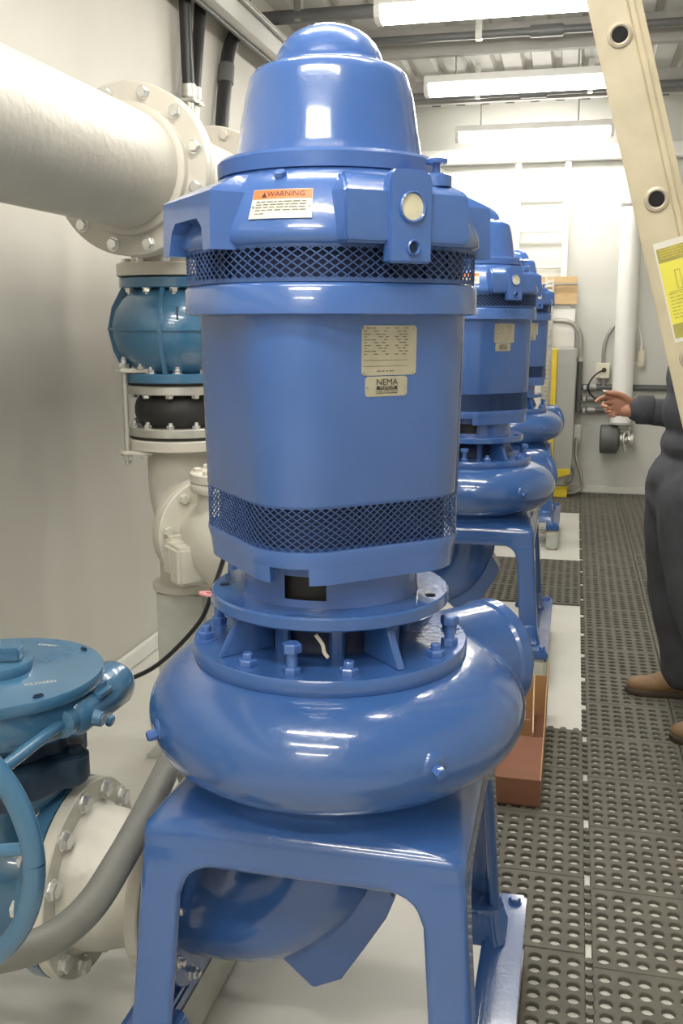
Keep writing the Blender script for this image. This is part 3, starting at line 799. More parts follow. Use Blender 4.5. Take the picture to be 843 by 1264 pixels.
p = V((RX, RY, .83)) + CD * .173
cv = thing('swing_check_valve', 'off-white cast check valve with a round bolted cover left of the nearest motor', 'valve', p, CAZ)
flange(cv, 'flange', (0, 0, 0), (1, 0, 0), .178, .034, .10, WHITEVALVE, 56)
bolt_circle(cv, (.034, 0, 0), (1, 0, 0), .150, 8, .0165, WHITEVALVE, 'bolt', ph=rad(-8))
MB().lathe([(.110, .032), (.112, .05), (.130, .12), (.150, .19), (.156, .27), (.150, .35), (.125, .43), (.108, .49)], axis=(1, 0, 0), n=48).build('valve_body', WHITEVALVE, cv, ang=60)
MB().lathe([(.115, .06), (.108, .13), (.104, .165)], (.20, 0, 0), n=40).build('bonnet', WHITEVALVE, cv, ang=50)
MB().ringlathe([(.05, .165), (.126, .165), (.128, .168), (.128, .190), (.126, .193), (.05, .193)], (.20, 0, 0), n=48).build('bonnet_flange', WHITEVALVE, cv, ang=40)
MB().lathe([(.128, .196), (.128, .220), (.125, .223), (.07, .223), (.064, .229), (.04, .232)], (.20, 0, 0), n=48).build('cover', WHITEVALVE, cv, ang=40)
bolt_circle(cv, (.20, 0, .222), (0, 0, 1), .105, 8, .0135, WHITEVALVE, 'bolt', ph=rad(20))
for a, b in (((.035, -.165, -.045), (.08, -.10, .01)), ((.075, -.185, -.10), (.14, -.10, .0)), ((.15, -.195, -.115), (.22, -.10, .005))): MB().box(a, b).build('hinge_boss', WHITEVALVE, cv, bevel=.01)
flange(cv, 'flange', (.485, 0, 0), (1, 0, 0), .176, .032, .10, WHITEVALVE, 56)
p = V((RX, RY, .83)) + CD * .70
dp = thing('discharge_pipe', 'blue flanged discharge pipe between the nearest pump and the white check valve', 'pipe', p, CAZ)
MB().lathe([(.176, -.009), (.176, .022)], axis=(1, 0, 0), n=48).build('flange', BLUECAST, dp)
MB().cyl((.02, 0, 0), (.38, 0, -.02), .10, n=28).build('pipe', BLUECAST, dp, ang=60)

# ------------------------------------------------------------------ suction line with gear-operated plug valve
sp = thing('suction_pipe', 'pale grey reducer with a big bolted flange left of the nearest pedestal', 'pipe', (-.978, AY, .345))
flange(sp, 'flange', (0, 0, 0), (1, 0, 0), .205, .028, .14, WHITEVALVE, 64)
bolt_circle(sp, (.028, 0, 0), (1, 0, 0), 0.180, 12, .0175, ZINC, 'bolt', ph=rad(8))
MB().lathe([(.160, .024), (.148, .04), (.144, .075), (.128, .13), (.118, .165), (.114, .18)], axis=(1, 0, 0), n=56).build('reducer', GREYPIPE, sp, ang=60)
flange(sp, 'small_flange', (.176, 0, 0), (1, 0, 0), .165, .028, .09, GREYFL, 48)
VX = -1.125
pv = thing('plug_valve', 'teal blue gear operated plug valve with handwheel, cut off at the left edge', 'valve', (VX, 1.68, .030))
dy, vz, fx = AY - 1.68, .315, -.978 - VX
MB().lathe([(.204, fx - .034), (.205, fx - .031), (.205, fx - .004), (.203, fx - .002), (.12, fx - .0015)], (0, dy, vz), (1, 0, 0), 64).build('flange', TEAL, pv, ang=40)
MB().lathe([(.205, fx - .46), (.205, fx - .43)], (0, dy, vz), (1, 0, 0), 64).build('flange', TEAL, pv, ang=40)
MB().lathe([(.140, fx - .03), (.150, fx - .07), (.168, fx - .12), (.172, fx - .20), (.172, fx - .26), (.168, fx - .33), (.150, fx - .39), (.14, fx - .43)], (0, dy, vz), (1, 0, 0), 48).build('valve_body', TEAL, pv, ang=60)
bolt_circle(pv, (fx - .034, dy, vz), (-1, 0, 0), 0.180, 12, .0175, ZINC, 'bolt', ph=rad(8))
MB().lathe([(.12, .36), (.118, .47), (.15, .51), (.165, .535), (.16, .55)], (-.02, 0, 0), n=48).build('bonnet', TEAL, pv, ang=50)
mb = MB(); ring = []
for k in range(72):
    a = 2 * pi * k / 72; ring.append((.160 + .026 * max(0, cos(6 * a)) ** .6, a))
mb.loft([[(r * s_ * cos(a), r * s_ * sin(a), z) for r, a in ring] for s_, z in ((1.0, .545), (1.03, .555), (1.03, .60), (.95, .608), (.80, .612), (.78, .645))])
mb.build('gland_flange', TEALDARK, pv, ang=50)  # dark tone imitates the shade below the gear drum
for k in range(6): bolt(pv, (.168 * cos(pi / 3 * k), .168 * sin(pi / 3 * k), .606), (0, 0, 1), .016, TEALDARK, 'bolt')
MB().lathe([(.12, .638), (.155, .650), (.182, .662), (.196, .677), (.200, .70), (.202, .742), (.197, .744)], n=64).build('gear_housing', TEAL, pv, ang=45)
gc = MB().lathe([(.205, .7445), (.212, .746), (.2135, .749), (.2135, .766), (.2115, .769), (.20, .7695), (.085, .770), (.079, .7715), (.03, .772)], n=72).build('gear_cover', TEAL, pv, ang=40)
for az in (55, -35, 145, 235): 
    M5 = MX.Rotation(rad(az), 4, 'Z'); MB().box((-.011, -.198, .768), (.011, -.189, .776), M5).build('cover_clip', TEALDARK, gc, bevel=.003)
tp = lambda x, y: (x, y, .7704)
text_on(gc, 'lettering_highlight', 'OPEN', .015, lambda x, y: (.02 + x * 1.2, .165 + y * .9, .7706), LABELWHITE)  # white imitates highlights on raised letters, in both words
text_on(gc, 'lettering_highlight', 'CLOSED', .014, lambda x, y: (.125 + (x * .78 - y * .62) * 1.25, -.045 + (x * .62 + y * .78) * 1.1, .7706), LABELWHITE)
hb = MB().lathe([(.072, .770), (.073, .773), (.073, .789), (.070, .793), (.04, .794)], n=40).build('indicator_hub', TEAL, gc, ang=40)
MB().box((-.085, -.022, .793), (.052, .022, .822), MX.Rotation(rad(18), 4, 'Z')).build('pointer_bar', TEAL, hb, bevel=.004)
for z, r in ((.822, .020), (.832, .016)): bolt(hb, (-.01, -.0, z), (0, 0, 1), r, STEEL, 'plain')
MB().cyl((-.01, 0, .83), (-.01, 0, .862), .009, n=12).build('stem', STEEL, hb)
# worm housing on the right-hand side of the drum, shaft running towards the viewer
wx, wz = .178, .700
wh = MB().lathe([(.020, -.075), (.030, -.071), (.032, -.048), (.042, -.04), (.045, -.015), (.045, .06), (.050, .07), (.052, .150), (.047, .165), (.03, .169)], (wx, 0, wz), (0, 1, 0), 36).build('worm_housing', TEAL, pv, ang=45)
MB().box((wx - .11, -.05, wz - .036), (wx + .02, .13, wz + .036)).build('housing_web', TEAL, wh, bevel=.012)
MB().cyl((wx + .03, -.01, wz - .005), (wx + .062, -.01, wz - .010), .018, .015, n=20).build('stop_boss', TEAL, wh, bevel=.003)
MB().box((wx - .005, .0, wz + .012), (wx + .046, .075, wz + .044)).build('raised_pad', TEAL, wh, bevel=.012)
bolt(wh, (wx + .047, .035, wz - .03), (1, 0, -.3), .012, TEAL, 'plain')
MB().cyl((wx, -.55, wz), (wx, -.065, wz), .0125, n=20).build('input_shaft', TEAL, pv)
hw = MB(); hr = .215
pts = [V((wx + hr * cos(2 * pi * k / 64), -.53, wz + hr * sin(2 * pi * k / 64))) for k in range(65)]
hwo = hw.tube(pts, .0165, n=14, caps=False).build('handwheel', TEAL, pv, ang=80)
for k in range(3):
    a = 2 * pi * k / 3 + 2.2
    MB().tube([(wx + .03 * cos(a), -.54, wz + .03 * sin(a)), (wx + .12 * cos(a), -.55, wz + .12 * sin(a)), (wx + .21 * cos(a), -.53, wz + .21 * sin(a))], .010, n=10).build('spoke', TEAL, hwo, ang=60)
MB().lathe([(.036, -.57), (.038, -.565), (.038, -.515), (.034, -.51)], (wx, 0, wz), (0, 1, 0), 24).build('wheel_hub', TEAL, hwo)

hose = spline([(-1.25, 1.19, .40), (-.96, 1.20, .49), (-.856, 1.231, .503), (-.801, 1.284, .502), (-.768, 1.36, .517), (-.762, 1.46, .541), (-.778, 1.616, .557), (-.806, 1.77, .560), (-.88, 2.005, .50), (-.96, 2.25, .33), (-.98, 2.4, .03)], 6)
tag(MB().tube(hose, .028, n=16).build('flexible_conduit', GREYHOSE, ang=80), 'thick grey flexible conduit sweeping across the bolted flange at lower left', 'conduit')
cb = spline([(-1.25, 2.10, .56), (-1.112, 2.071, .613), (-1.036, 2.043, .645), (-.928, 2.029, .706), (-.803, 1.979, .831), (-.758, 1.954, .916), (-.703, 1.882, 1.01), (-.675, 1.84, 1.07)], 6)
tag(MB().tube(cb, .0055, n=8).build('cable', BLACKHOSE, ang=80), 'thin black cable drooping from the nearest motor to the teal valve', 'cable')

# ------------------------------------------------------------------ left wall: strut channel, hoses
ch = thing('strut_channel', 'pale metal channel running high along the left wall', 'channel', (-1.72, 2.2, 2.955))
pr = [(-.035, 0), (.035, 0), (.035, .145), (.020, .145), (.020, .012), (-.02, .012), (-.02, .145), (-.035, .145)]
MB().loft([[(x, y, z) for x, z in pr] for y in (-2.5, 6.5)]).build('channel', WHITE, ch, ang=20, bevel=.002)
MB().cyl((.055, -2.5, .10), (.055, 6.5, .10), .012, n=12).build('rail', CONDUITL, ch)
MB().cyl((-.030, -2.5, -.014), (-.030, 6.5, -.014), .012, n=12).build('rail', CONDUIT, ch)
for y in (-1.5, 0, 1.5, 3.0, 4.5): MB().box((-.035, y - .02, .14), (-.02, y + .02, ZC - 2.955)).build('hanger', STEEL, ch)
XW = -1.808
for nm, pts, lab in (('cable_drop', [(XW, 4.50, 3.30), (XW, 4.512, 2.96), (XW, 4.52, 2.74), (XW, 4.53, 2.56)], 'leftmost black wall hose above the header flange'),
                     ('cable_drop', [(XW, 4.76, 3.30), (XW, 4.71, 2.99), (XW, 4.635, 2.70), (XW, 4.60, 2.56)], 'middle black wall hose, bending beside the leftmost one'),
                     ('cable_drop', [(XW, 5.36, 3.20), (XW, 5.28, 3.05), (XW, 5.10, 2.88), (XW, 5.03, 2.70), (XW, 4.966, 2.46), (XW, 4.95, 2.25)], 'rightmost thick black wall hose just left of the motor cap')):
    t = thing(nm, lab, 'hose', pts[0]); o0 = V(pts[0])
    th_ = .036 if 'thick' in lab else .029
    MB().tube([p - o0 for p in spline(pts, 6)], th_, n=12).build('hose', BLACKHOSE, t, ang=80)
    if 'thick' in lab:
        MB().cyl(V((XW, 5.035, 2.70)) - o0, V((XW, 5.06, 2.80)) - o0, .041, n=16).build('connector', CONDUIT, t, bevel=.004)
    else:
        e = V(pts[-1])
        MB().cyl(e - o0 + V((0, 0, .01)), V((XW, e.y + .005, 2.0)) - o0, .021, n=14).build('steel_pipe', STEEL, t)
        MB().cyl(e - o0 + V((0, 0, -.03)), e - o0 + V((0, 0, .03)), .034, n=16).build('coupling', STEEL, t, bevel=.004)
        MB().box(e - o0 + V((-.065, -.032, -.05)), e - o0 + V((.036, .032, -.035))).build('strap', STEEL, t, bevel=.003)
# ceiling conduits
for y, z, x0, x1, r, lab in ((6.32, 3.20, -1.70, 2.2, .024, 'pipe running across under the ceiling between the first and second lamp'),
                             (5.62, 3.17, -1.83, -.9, .036, 'short thick dark pipe under the ceiling at the left wall'),
                             (7.60, 3.14, -1.83, 2.2, .03, 'dark pipe running across under the ceiling beyond the farthest lamp')):
    t = thing('ceiling_conduit', lab, 'conduit', (x0, y, z))
    MB().cyl((0, 0, 0), (x1 - x0, 0, 0), r, n=14).build('pipe', CONDUIT, t)
    for k in range(int((x1 - x0) / .8) + 1):
        xx = .25 + k * .8
        if xx < x1 - x0: MB().box((xx - .02, -.03, -.03), (xx + .02, .03, ZC - z)).build('hanger', STEEL, t, bevel=.004)
    if x1 > 0: MB().cyl((1.35, 0, 0), (1.55, 0, 0), r * 1.5, n=14).build('coupling', CONDUIT, t, bevel=.006)

# ------------------------------------------------------------------ far wall
yw = YF - .06
t = thing('wall_ladder', 'white narrow ladder fixed upright on the far wall', 'ladder', (-.335, yw - .015, 0))
for x in (-.207, .207): MB().box((x - .024, -.02, .9), (x + .024, .02, 2.86)).build('rail', WHITE, t, bevel=.004)
for k in range(6): MB().cyl((-.207, 0, 1.05 + .3055 * k), (.207, 0, 1.05 + .3055 * k), .011, n=10).build('rung', WHITE, t)
t = thing('vertical_pipe', 'thick white vertical pipe on the far wall ending in a grey drum', 'pipe', (.405, yw - .14, 0))
MB().cyl((0, 0, .655), (0, 0, 2.83), .087, n=36).build('pipe', WHITE, t)
MB().lathe([(.089, 0), (.092, .005), (.092, .03), (.089, .035)], (0, 0, 2.44), n=36).build('band', CONDUITL, t)
MB().lathe([(.075, 0), (.105, .006), (.105, .020), (.03, .022)], (0, 0, .633), n=30).build('end_plate', GREYBOX, t)
t = thing('grey_drum', 'dark grey drum with a chrome clamp below the white vertical pipe', 'drum', (.30, yw - .14, .505))
MB().lathe([(.112, -.06), (.122, -.056), (.125, -.05), (.125, .075), (.12, .085), (.10, .09), (.09, .10)], axis=(1, 0, 0), n=40).build('drum', MOTORGREY, t, ang=50)
MB().lathe([(.055, .09), (.06, .10), (.06, .13), (.045, .14), (.045, .18), (.068, .183), (.068, .212), (.05, .216)], axis=(1, 0, 0), n=28).build('coupling', STEEL, t, ang=40)
MB().tube(spline([(.15, -.07, -.09), (.13, -.075, 0), (.14, -.065, .06), (.17, -.05, .065), (.19, -.05, .0)], 5), .010, n=10).build('clamp_band', ZINC, t)
MB().tube(spline([(.18, -.05, 0), (.172, -.04, .06), (.178, -.05, .12)], 5), .013, n=10).build('clamp_handle', ZINC, t)
t = thing('wall_outlet', 'cream outlet box with a black cord plugged in on the far wall', 'outlet', (.238, yw, 1.088))
MB().box((-.058, -.045, -.066), (.058, .03, .066)).build('box', CREAM, t, bevel=.006)
MB().cyl((.010, -.062, .008), (.010, -.045, .008), .019, n=16).build('plug', BLACKHOSE, t)
MB().tube(spline([(.010, -.062, .008), (-.045, -.08, -.02), (-.10, -.08, -.085), (-.115, -.075, -.165), (-.06, -.075, -.235), (-.0, -.06, -.26)], 6), .0075, n=8).build('cord', BLACKHOSE, t)
MB().cyl((.01, -.01, -.066), (.01, -.01, -.175), .015, n=12).build('lower_conduit', CONDUITL, t)
MB().tube(spline([(.0, -.01, .066), (.0, -.01, .17), (.02, -.01, .28), (.08, -.01, .38), (.18, -.01, .43)], 6), .016, n=12).build('upper_conduit', CONDUITL, t)
t = thing('hanging_plug', 'white cord looping behind the white vertical pipe with a pale plug', 'cord', (.48, yw - .02, 1.43))
MB().tube(spline([(-.02, 0, .07), (.03, 0, .03), (.065, 0, -.07), (.07, 0, -.17)], 6), .010, n=10).build('cord', WHITE, t)
MB().box((.045, -.03, -.31), (.098, .03, -.16)).build('plug_body', CREAM, t, bevel=.012)
MB().cyl((-.01, 0, -.28), (.05, 0, -.28), .008, n=8).build('plug_lead', CREAM, t)
for z, r, x1, lab in ((.942, .028, 1.9, 'uppermost dark conduit running along the far wall'), (.842, .020, .29, 'middle dark conduit running along the far wall'), (.742, .023, .32, 'lowest dark conduit running along the far wall')):
    t = thing('wall_conduit', lab, 'conduit', (.02, yw, z))
    MB().cyl((0, 0, 0), (x1 - .02, 0, 0), r, n=14).build('pipe', CONDUIT, t)
    MB().cyl((.10, 0, 0), (.17, 0, 0), r * 1.35, n=14).build('coupling', CONDUITL, t, bevel=.004)
    MB().box((.06, -.04, -.02), (.085, .06, .02)).build('strap', STEEL, t)
t = thing('conduit_bend', 'grey conduit bending down beside the white panel on the far wall', 'conduit', (-.262, yw - .125, 1.515))
MB().tube(spline([(-.1, 0, 0), (.06, 0, 0), (.19, 0, -.01), (.255, 0, -.05), (.295, 0, -.12), (.305, 0, -.21), (.305, 0, -.34)], 6), .022, n=12).build('pipe', CONDUITL, t)
MB().cyl((.305, 0, -.78), (.305, 0, -.33), .024, n=12).build('lower_pipe', CONDUIT, t)
MB().cyl((.305, 0, -.345), (.305, 0, -.31), .030, n=12).build('coupling', STEEL, t)
t = thing('mounting_board', 'white panel with tan wooden boards at its top on the far wall', 'board', (-.26, yw - .055, 0))
MB().box((-.26, -.03, .50), (.245, .01, 1.615)).build('white_panel', WHITE, t, bevel=.004)
MB().box((-.26, -.045, 1.652), (.252, .01, 1.81)).build('tan_board', WOOD, t, bevel=.003)
MB().box((-.26, -.045, 1.83), (.245, .01, 1.885)).build('tan_board', WOOD, t, bevel=.003)
MB().box((-.26, -.02, 1.605), (.20, -.0, 1.66)).build('grey_strip', GREYBOX, t)
MB().cyl((-.26, -.06, 1.82), (.25, -.06, 1.82), .008, n=8).build('thin_pipe', CONDUITL, t)
t = thing('slotted_strut', 'perforated grey metal strut standing upright in front of the white panel', 'strut', (-.238, yw - .215, .0))
mb = MB()
for x in (-.032, .023): mb.box((x, -.005, 0), (x + .010, .005, 1.88))
for k in range(50): mb.box((-.023, -.005, .01 + k * .0372), (.024, .005, .01 + k * .0372 + .018))
mb.build('perforated_web', STEEL, t)
for x in (-.036, .034): MB().box((x - .003, -.005, 0), (x + .003, .035, 1.88)).build('side_flange', STEEL, t)
t = thing('control_cabinet', 'tall narrow grey cabinet in a yellow frame against the far wall', 'cabinet', (-.085, yw - .26, .0125))
MB().box((-.060, -.10, .245), (.095, .15, 1.265)).build('cabinet_body', GREYBOX, t, bevel=.006)
MB().box((-.105, -.11, .16), (-.062, .15, 1.265)).build('yellow_post', YELLOW, t, bevel=.005)
MB().loft([[(-.062, y, .16), (.085, y, .205), (.085, y, .25), (-.062, y, .245)] for y in (-.115, .15)]).build('yellow_bracket', YELLOW, t, bevel=.004)
MB().loft([[(-.08, y, 0), (.065, y, 0), (.070, y, .105), (-.08, y, .08)] for y in (-.10, .15)]).build('yellow_base', YELLOW, t, bevel=.004)
MB().box((-.04, -.08, .08), (.04, .10, .18)).build('mounting_block', GREYBOX, t)
MB().tube(spline([(-.05, -.12, .115), (.04, -.12, .11), (.085, -.12, .14), (.11, -.1, .21), (.085, -.09, .29)], 5), .008, n=8).build('hose', CONDUIT, t)
MB().tube(spline([(.13, .1, .50), (.13, .08, .34), (.18, .05, .18), (.185, .04, .07), (.12, .02, .025), (.02, .0, .025)], 6), .015, n=10).build('hose', CONDUITL, t)
MB().box((.097, .10, .46), (.16, .15, .61)).build('junction_box', FARWALL, t, bevel=.006)

# ------------------------------------------------------------------ cardboard box on the mat
t = thing('cardboard_box', 'open brown cardboard box on the black mat beside the nearest pump', 'box', (-.124, 2.872, .0112))
W_, T_ = .078, .0035
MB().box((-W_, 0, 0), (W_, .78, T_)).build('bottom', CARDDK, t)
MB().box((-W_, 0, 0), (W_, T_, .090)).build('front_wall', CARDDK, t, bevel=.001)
MB().box((-W_, .78 - T_, 0), (W_, .78, .15)).build('back_wall', CARD, t)
MB().box((-W_, T_, 0), (-W_ + T_, .78, .12)).build('side_wall', CARD, t)
pr = [(T_, 0), (.78, 0), (.78, .20), (.50, .19), (.40, .115), (T_, .090)]
MB().loft([[(x, y, z) for y, z in pr] for x in (W_ - T_, W_)]).build('side_wall', CARD, t)
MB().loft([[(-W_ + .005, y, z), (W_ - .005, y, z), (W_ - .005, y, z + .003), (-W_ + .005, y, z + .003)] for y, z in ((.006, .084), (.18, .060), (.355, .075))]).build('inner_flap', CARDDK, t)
MB().loft([[(.036 + dx, y, .01), (.041 + dx, y, .01), (.041 + dx, y, h_), (.036 + dx, y, h_)] for y, h_, dx in ((.365, .09, 0), (.52, .15, -.006), (.72, .17, -.012))]).build('divider', WOOD, t)
MB().box((-W_ + .006, .47, .03), (.024, .478, .09)).build('divider', CARD, t)

# ------------------------------------------------------------------ extension ladder in front, leaning
lx, lz = .054, 2.021          # top visible rung end
ld = V((.082, 0, -.293)).normalized()   # down the rail
t = thing('extension_ladder', 'tan ladder rail with round rung ends leaning across the upper right', 'ladder', (0, 0, 0))
az = V((.075, 1, 0)).normalized()       # along the rungs, away from the viewer
ac = az.cross(ld).normalized()          # across the rail face
if ac.x < 0: ac = -ac
P0 = V((lx, 2.0, lz)); nR = lambda k: P0 + ld * (.3045 * k)
s_top, s_bot = -3 * .3045 - .15, (P0.z - .0165) / -ld.z
def rail(off, name):
    mb = MB(); wv = .0465
    prf = [(-wv, .0), (-wv + .012, -.002), (wv - .026, -.002), (wv - .022, .004), (wv - .014, .004), (wv - .010, -.002), (wv, .0), (wv, .028), (wv - .004, .028), (wv - .004, .006), (-wv + .004, .006), (-wv + .004, .028), (-wv, .028)]
    sgn = 1 if off == 0 else -1
    mb.loft([[P0 + ld * s_ + ac * (a + .003) + az * (off + sgn * b) for a, b in prf] for s_ in (s_top, s_bot)])
    return mb.build(name, FIBRE, t, ang=25, bevel=.0012)
r1 = rail(0, 'rail'); r2 = rail(.40, 'rail')
k = -3
while True:
    c = nR(k)
    if c.z < .15: break
    if c.z < 2.95:
        rg = MB().ringlathe([(.0150, -.006), (.0180, -.006), (.0185, .39), (.0150, .39)], c, az, 24).build('rung', LADALU, t, ang=40)
        MB().ringlathe([(.0148, -.0065), (.0175, -.0085), (.0225, -.0065), (.0235, -.001), (.0148, -.001)], c, az, 24).build('rung_collar', LADALU, rg, ang=50)
        MB().lathe([(.0149, -.0042), (.0149, .01)], c, az, 20).build('rung_bore_shade', BLACK, rg)  # black disc inside the collar paints the shaded bore of the rung
    k += 1
def stk(u, s_): return P0 + ld * s_ + ac * (u + .003) + az * (-.0026)
def sticker(u0, u1, s0, s1, m, name, lift=0):
    return MB().loft([[stk(u, s_) + az * (d - lift) for u, s_ in ((u0, s0), (u1, s0), (u1, s1), (u0, s1))] for d in (.0004, -.0004)]).build(name, m, t if name == 'warning_sticker' else st)
s0_, s1_ = .395, .575
st = sticker(-.027, .043, s0_ - .012, s1_, LABELWHITE, 'warning_sticker', .0)
st['label'] = 'yellow warning sticker with dark bands on a white backing'
sticker(-.024, .041, s0_, s0_ + .027, STICKERDK, 'dark_band', .0010)
sticker(-.024, .041, s0_ + .027, s1_ - .035, STICKER, 'yellow_field', .0010)
sticker(-.024, .041, s1_ - .035, s1_ - .008, STICKERDK, 'dark_band', .0010)
fs = lambda x, y: stk(x, s0_ + y) - az * .0022
bars_on(st, 'fine_print', print_lines(-.018, .036, [.004 + .005 * i for i in range(4)], .0012, 21) , fs, YELLOW)
bars_on(st, 'fine_print', print_lines(-.018, .036, [.088 + .0065 * i for i in range(8)], .0016, 22), fs, STICKERDK)
bars_on(st, 'symbol_frame', [(.0, .045, .010, .0462), (.0, .080, .010, .0812), (.0, .045, .0012, .081), (.0088, .045, .010, .081), (-.016, .084, .036, .0852)], fs, STICKERDK)

# ------------------------------------------------------------------ the person at the right edge, facing the pumps
class Flesh:
    """overlapping rounded volumes fused into one continuous skin by voxel remeshing"""
    def __init__(s): s.mb = MB()
    def ball(s, c, r, n=16):
        rx, ry, rz_ = r if isinstance(r, (tuple, list)) else (r, r, r)
        s.mb.lathe([(max(.001, sin(pi * k / 10)), -cos(pi * k / 10)) for k in range(11)], n=n)
        vs = s.mb.bm.verts; vs.ensure_lookup_table()
        for v in list(vs)[-11 * n:]: v.co = V((c[0] + v.co.x * rx, c[1] + v.co.y * ry, c[2] + v.co.z * rz_))
    def limb(s, pts, rs, n=14):
        for p, r in zip(pts, rs): s.ball(p, r, n)
        for (a, ra), (b, rb) in zip(zip(pts, rs), list(zip(pts, rs))[1:]):
            if (V(a) - V(b)).length > 1e-4: s.mb.cyl(a, b, ra, rb, n=n)
    def build(s, name, m, parent, voxel, smooth=4, wrinkle=0.0, wscale=.05, ws2=(1, 1, 1)):
        bmesh.ops.recalc_face_normals(s.mb.bm, faces=s.mb.bm.faces)
        me = bpy.data.meshes.new('tmp'); s.mb.bm.to_mesh(me); s.mb.bm.free()
        o = bpy.data.objects.new('tmp', me); COL.objects.link(o)
        r = o.modifiers.new('r', 'REMESH'); r.mode = 'VOXEL'; r.voxel_size = voxel
        k = o.modifiers.new('k', 'SMOOTH'); k.iterations = smooth; k.factor = .5
        dg = bpy.context.evaluated_depsgraph_get(); dg.update()
        me2 = bpy.data.meshes.new_from_object(o.evaluated_get(dg)); me2.name = name
        bpy.data.objects.remove(o)
        if wrinkle:
            me2.update(); nrm = [v.normal.copy() for v in me2.vertices]
            for v, nn in zip(me2.vertices, nrm):
                q = V((v.co.x * ws2[0], v.co.y * ws2[1], v.co.z * ws2[2])) / wscale
                f = mnoise.noise(q) + .5 * mnoise.noise(q * 2.1 + V((3, 7, 1)))
                v.co += nn * (wrinkle * f)
        for p in me2.polygons: p.use_smooth = True
        me2.materials.clear()
        return mesh_obj(name, me2, m, parent)
PX, PY = .44, 3.74
per = thing('person', 'person in dark navy coverall and brown boots reaching out a hand', 'person', (PX, PY, .0115))
def L(x, y, z): return V((x - PX, y - PY, z - .0112))
fl = Flesh()
fl.ball(L(.47, 3.74, 1.60), (.092, .072, .115)); fl.ball(L(.445, 3.74, 1.56), (.075, .062, .085))
fl.limb([L(.365, 3.74, 1.60), L(.352, 3.74, 1.578)], [.012, .015])            # nose
fl.ball(L(.378, 3.74, 1.532), (.012, .028, .010)); fl.ball(L(.385, 3.74, 1.50), (.022, .028, .018))
for sy in (-1, 1):
    fl.ball(L(.475, 3.74 + sy * .074, 1.59), (.020, .010, .032)); fl.ball(L(.383, 3.74 + sy * .034, 1.615), (.012, .018, .012))
fl.limb([L(.475, 3.74, 1.52), L(.465, 3.74, 1.40)], [.056, .060])
fl.ball(L(.455, 3.74, 1.28), (.105, .165, .15)); fl.ball(L(.445, 3.74, 1.08), (.095, .145, .14)); fl.ball(L(.435, 3.74, .94), (.105, .160, .11))
RS, RE, RW = L(.470, 3.925, 1.385), L(.475, 3.975, 1.125), L(.243, 3.975, 1.166)
fl.limb([RS, RE, RW], [.055, .043, .030])
LS, LE, LW = L(.470, 3.555, 1.385), L(.555, 3.50, 1.12), L(.515, 3.49, .88)
fl.limb([LS, LE, LW], [.055, .043, .029])
for hp_, kn, an in ((L(.43, 3.84, .90), L(.405, 3.93, .485), L(.475, 3.95, .09)), (L(.44, 3.64, .90), L(.475, 3.56, .485), L(.61, 3.50, .09))):
    fl.limb([hp_, kn, an], [.085, .058, .042]); fl.limb([an, an + V((-.10, 0, -.05))], [.04, .032])
# reaching right hand: palm up and towards the viewer, thumb above, fingers loosely curled
def H(x, y, z): return L(x, y, z)
for c, r in ((H(.222, 3.972, 1.173), (.030, .022, .034)), (H(.196, 3.968, 1.178), (.034, .019, .042)), (H(.172, 3.966, 1.182), (.026, .017, .044)), (H(.212, 3.955, 1.160), (.030, .020, .024))): fl.ball(c, r)
fl.limb([H(.215, 3.962, 1.196), H(.186, 3.952, 1.219), H(.152, 3.945, 1.230), H(.120, 3.944, 1.233)], [.0150, .0125, .0108, .0085])
fl.limb([H(.160, 3.966, 1.214), H(.120, 3.955, 1.213), H(.098, 3.935, 1.206), H(.086, 3.915, 1.198)], [.0100, .0090, .0080, .0068])
fl.limb([H(.156, 3.966, 1.193), H(.118, 3.950, 1.188), H(.112, 3.922, 1.182), H(.126, 3.908, 1.180)], [.0102, .0092, .0082, .0070])
fl.limb([H(.158, 3.966, 1.171), H(.127, 3.950, 1.164), H(.127, 3.924, 1.160), H(.143, 3.914, 1.160)], [.0100, .0090, .0080, .0068])
fl.limb([H(.166, 3.964, 1.150), H(.143, 3.952, 1.143), H(.144, 3.932, 1.141), H(.158, 3.924, 1.143)], [.0094, .0084, .0076, .0068])
# relaxed left hand
fl.ball(LW + V((-.02, 0, -.05)), (.026, .018, .048))
for k in range(4): 
    b0 = LW + V((-.045 + .019 * k, -.002, -.09)); fl.limb([b0, b0 + V((-.006, .008, -.04)), b0 + V((-.010, .024, -.066 - .004 * (k in (1, 2))))], [.0100, .0090, .0078])
fl.limb([LW + V((-.035, .008, -.025)), LW + V((-.055, .022, -.060)), LW + V((-.055, .030, -.09))], [.013, .0108, .009])
body = fl.build('body', SKIN, per, .0034, 2)
for k, (p, ax) in enumerate(((H(.1165, 3.938, 1.238), (-.1, -.5, .9)),)):
    MB().lathe([(.0050, 0), (.0045, .0012)], p, ax, 12).build('thumb_nail', LABELWHITE, body)
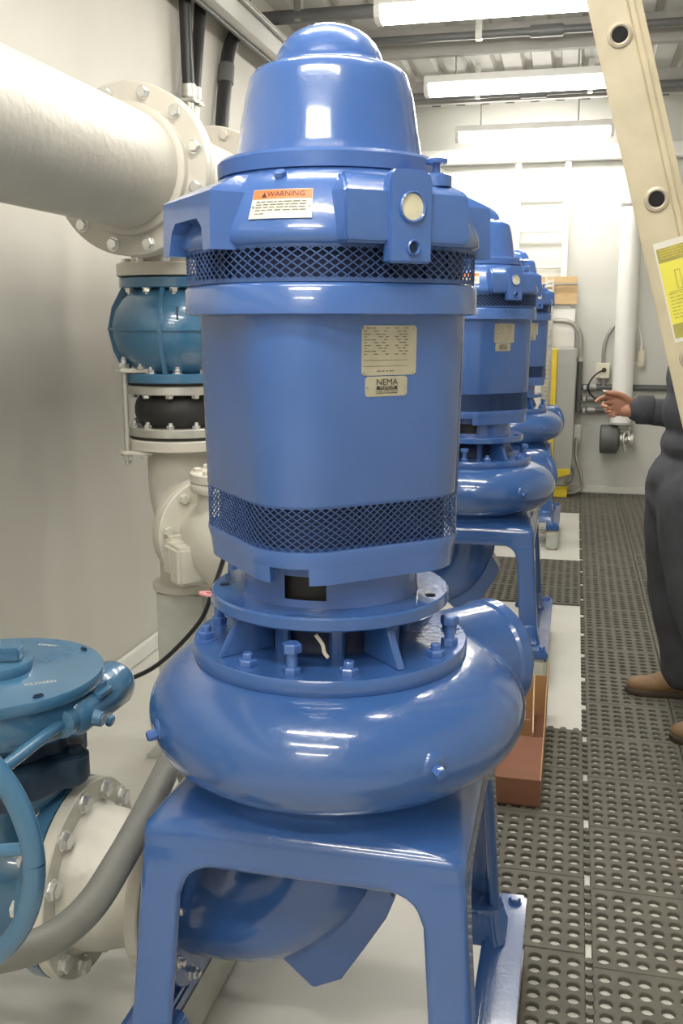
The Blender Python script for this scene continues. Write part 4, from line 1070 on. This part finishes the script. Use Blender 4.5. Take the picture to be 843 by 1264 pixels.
# clothing
cl = Flesh()
cl.ball(L(.452, 3.74, 1.30), (.130, .192, .150)); cl.ball(L(.440, 3.74, 1.19), (.124, .178, .125)); cl.ball(L(.434, 3.74, 1.06), (.117, .173, .085)); cl.ball(L(.416, 3.74, .93), (.142, .190, .125)); cl.ball(L(.415, 3.74, .86), (.140, .185, .10))
cl.limb([L(.465, 3.74, 1.40), L(.468, 3.74, 1.44)], [.085, .075])
cl.limb([RS, RE, RW + V((.012, 0, .0))], [.078, .066, .052]); cl.limb([LS, LE, LW + V((.012, 0, .03))], [.078, .066, .050])
cl.limb([L(.408, 3.85, .88), L(.398, 3.89, .70), L(.402, 3.93, .48), L(.452, 3.945, .27), L(.480, 3.95, .125)], [.126, .112, .088, .084, .088])
cl.limb([L(.425, 3.63, .88), L(.440, 3.60, .70), L(.470, 3.56, .48), L(.560, 3.52, .27), L(.615, 3.50, .125)], [.126, .112, .088, .084, .088])
cov = cl.build('coverall', NAVY, per, .010, 5, .009, .10, (1, 1, .5))
for nm, p, q in (('cuff', RW + V((.060, 0, -.002)), RW + V((-.004, 0, .0))), ('cuff', LW + V((.008, 0, .07)), LW + V((.006, 0, .015)))):
    MB().ringlathe([(.040, 0), (.0555, .0), (.0575, .004), (.0575, .056), (.0555, .060), (.040, .060)], p, V(q) - V(p), 28).build(nm, NAVY, cov, ang=60)
for ax_, ay_, nm in ((.475, 3.95, 'boot'), (.61, 3.50, 'boot')):
    b = Flesh(); o_ = lambda dx, dz: L(ax_ + dx, ay_, dz)
    b.ball(o_(.005, .060), (.060, .043, .052)); b.ball(o_(-.06, .062), (.075, .044, .046)); b.ball(o_(-.135, .050), (.080, .049, .036)); b.ball(o_(-.155, .046), (.060, .046, .030)); b.limb([o_(0, .08), o_(0, .15)], [.050, .052])
    bo = b.build(nm, BOOT, per, .008, 3)
    outl = [(-.218, .0), (-.205, .030), (-.17, .047), (-.11, .049), (-.04, .040), (.03, .043), (.062, .025), (.066, 0), (.062, -.025), (.03, -.043), (-.04, -.040), (-.11, -.049), (-.17, -.047), (-.205, -.030)]
    MB().loft([[V((L(ax_, ay_, 0).x + x * sc, L(ax_, ay_, 0).y + y * sc, z)) for x, y in outl] for z, sc in ((.0, .97), (.004, 1.0), (.022, 1.0), (.026, .97))]).build('sole', SOLE, bo, ang=50)
hr_ = Flesh(); hr_.ball(L(.488, 3.74, 1.640), (.092, .079, .088)); hr_.ball(L(.515, 3.74, 1.585), (.060, .070, .075))
hr_.build('hair', HAIR, body, .008, 3)
for sy in (-1, 1): MB().lathe([(.001, -.009), (.006, -.006), (.009, 0), (.006, .006), (.001, .009)], L(.380, 3.74 + sy * .034, 1.612), (1, 0, 0), 12).build('eye', INK, body)
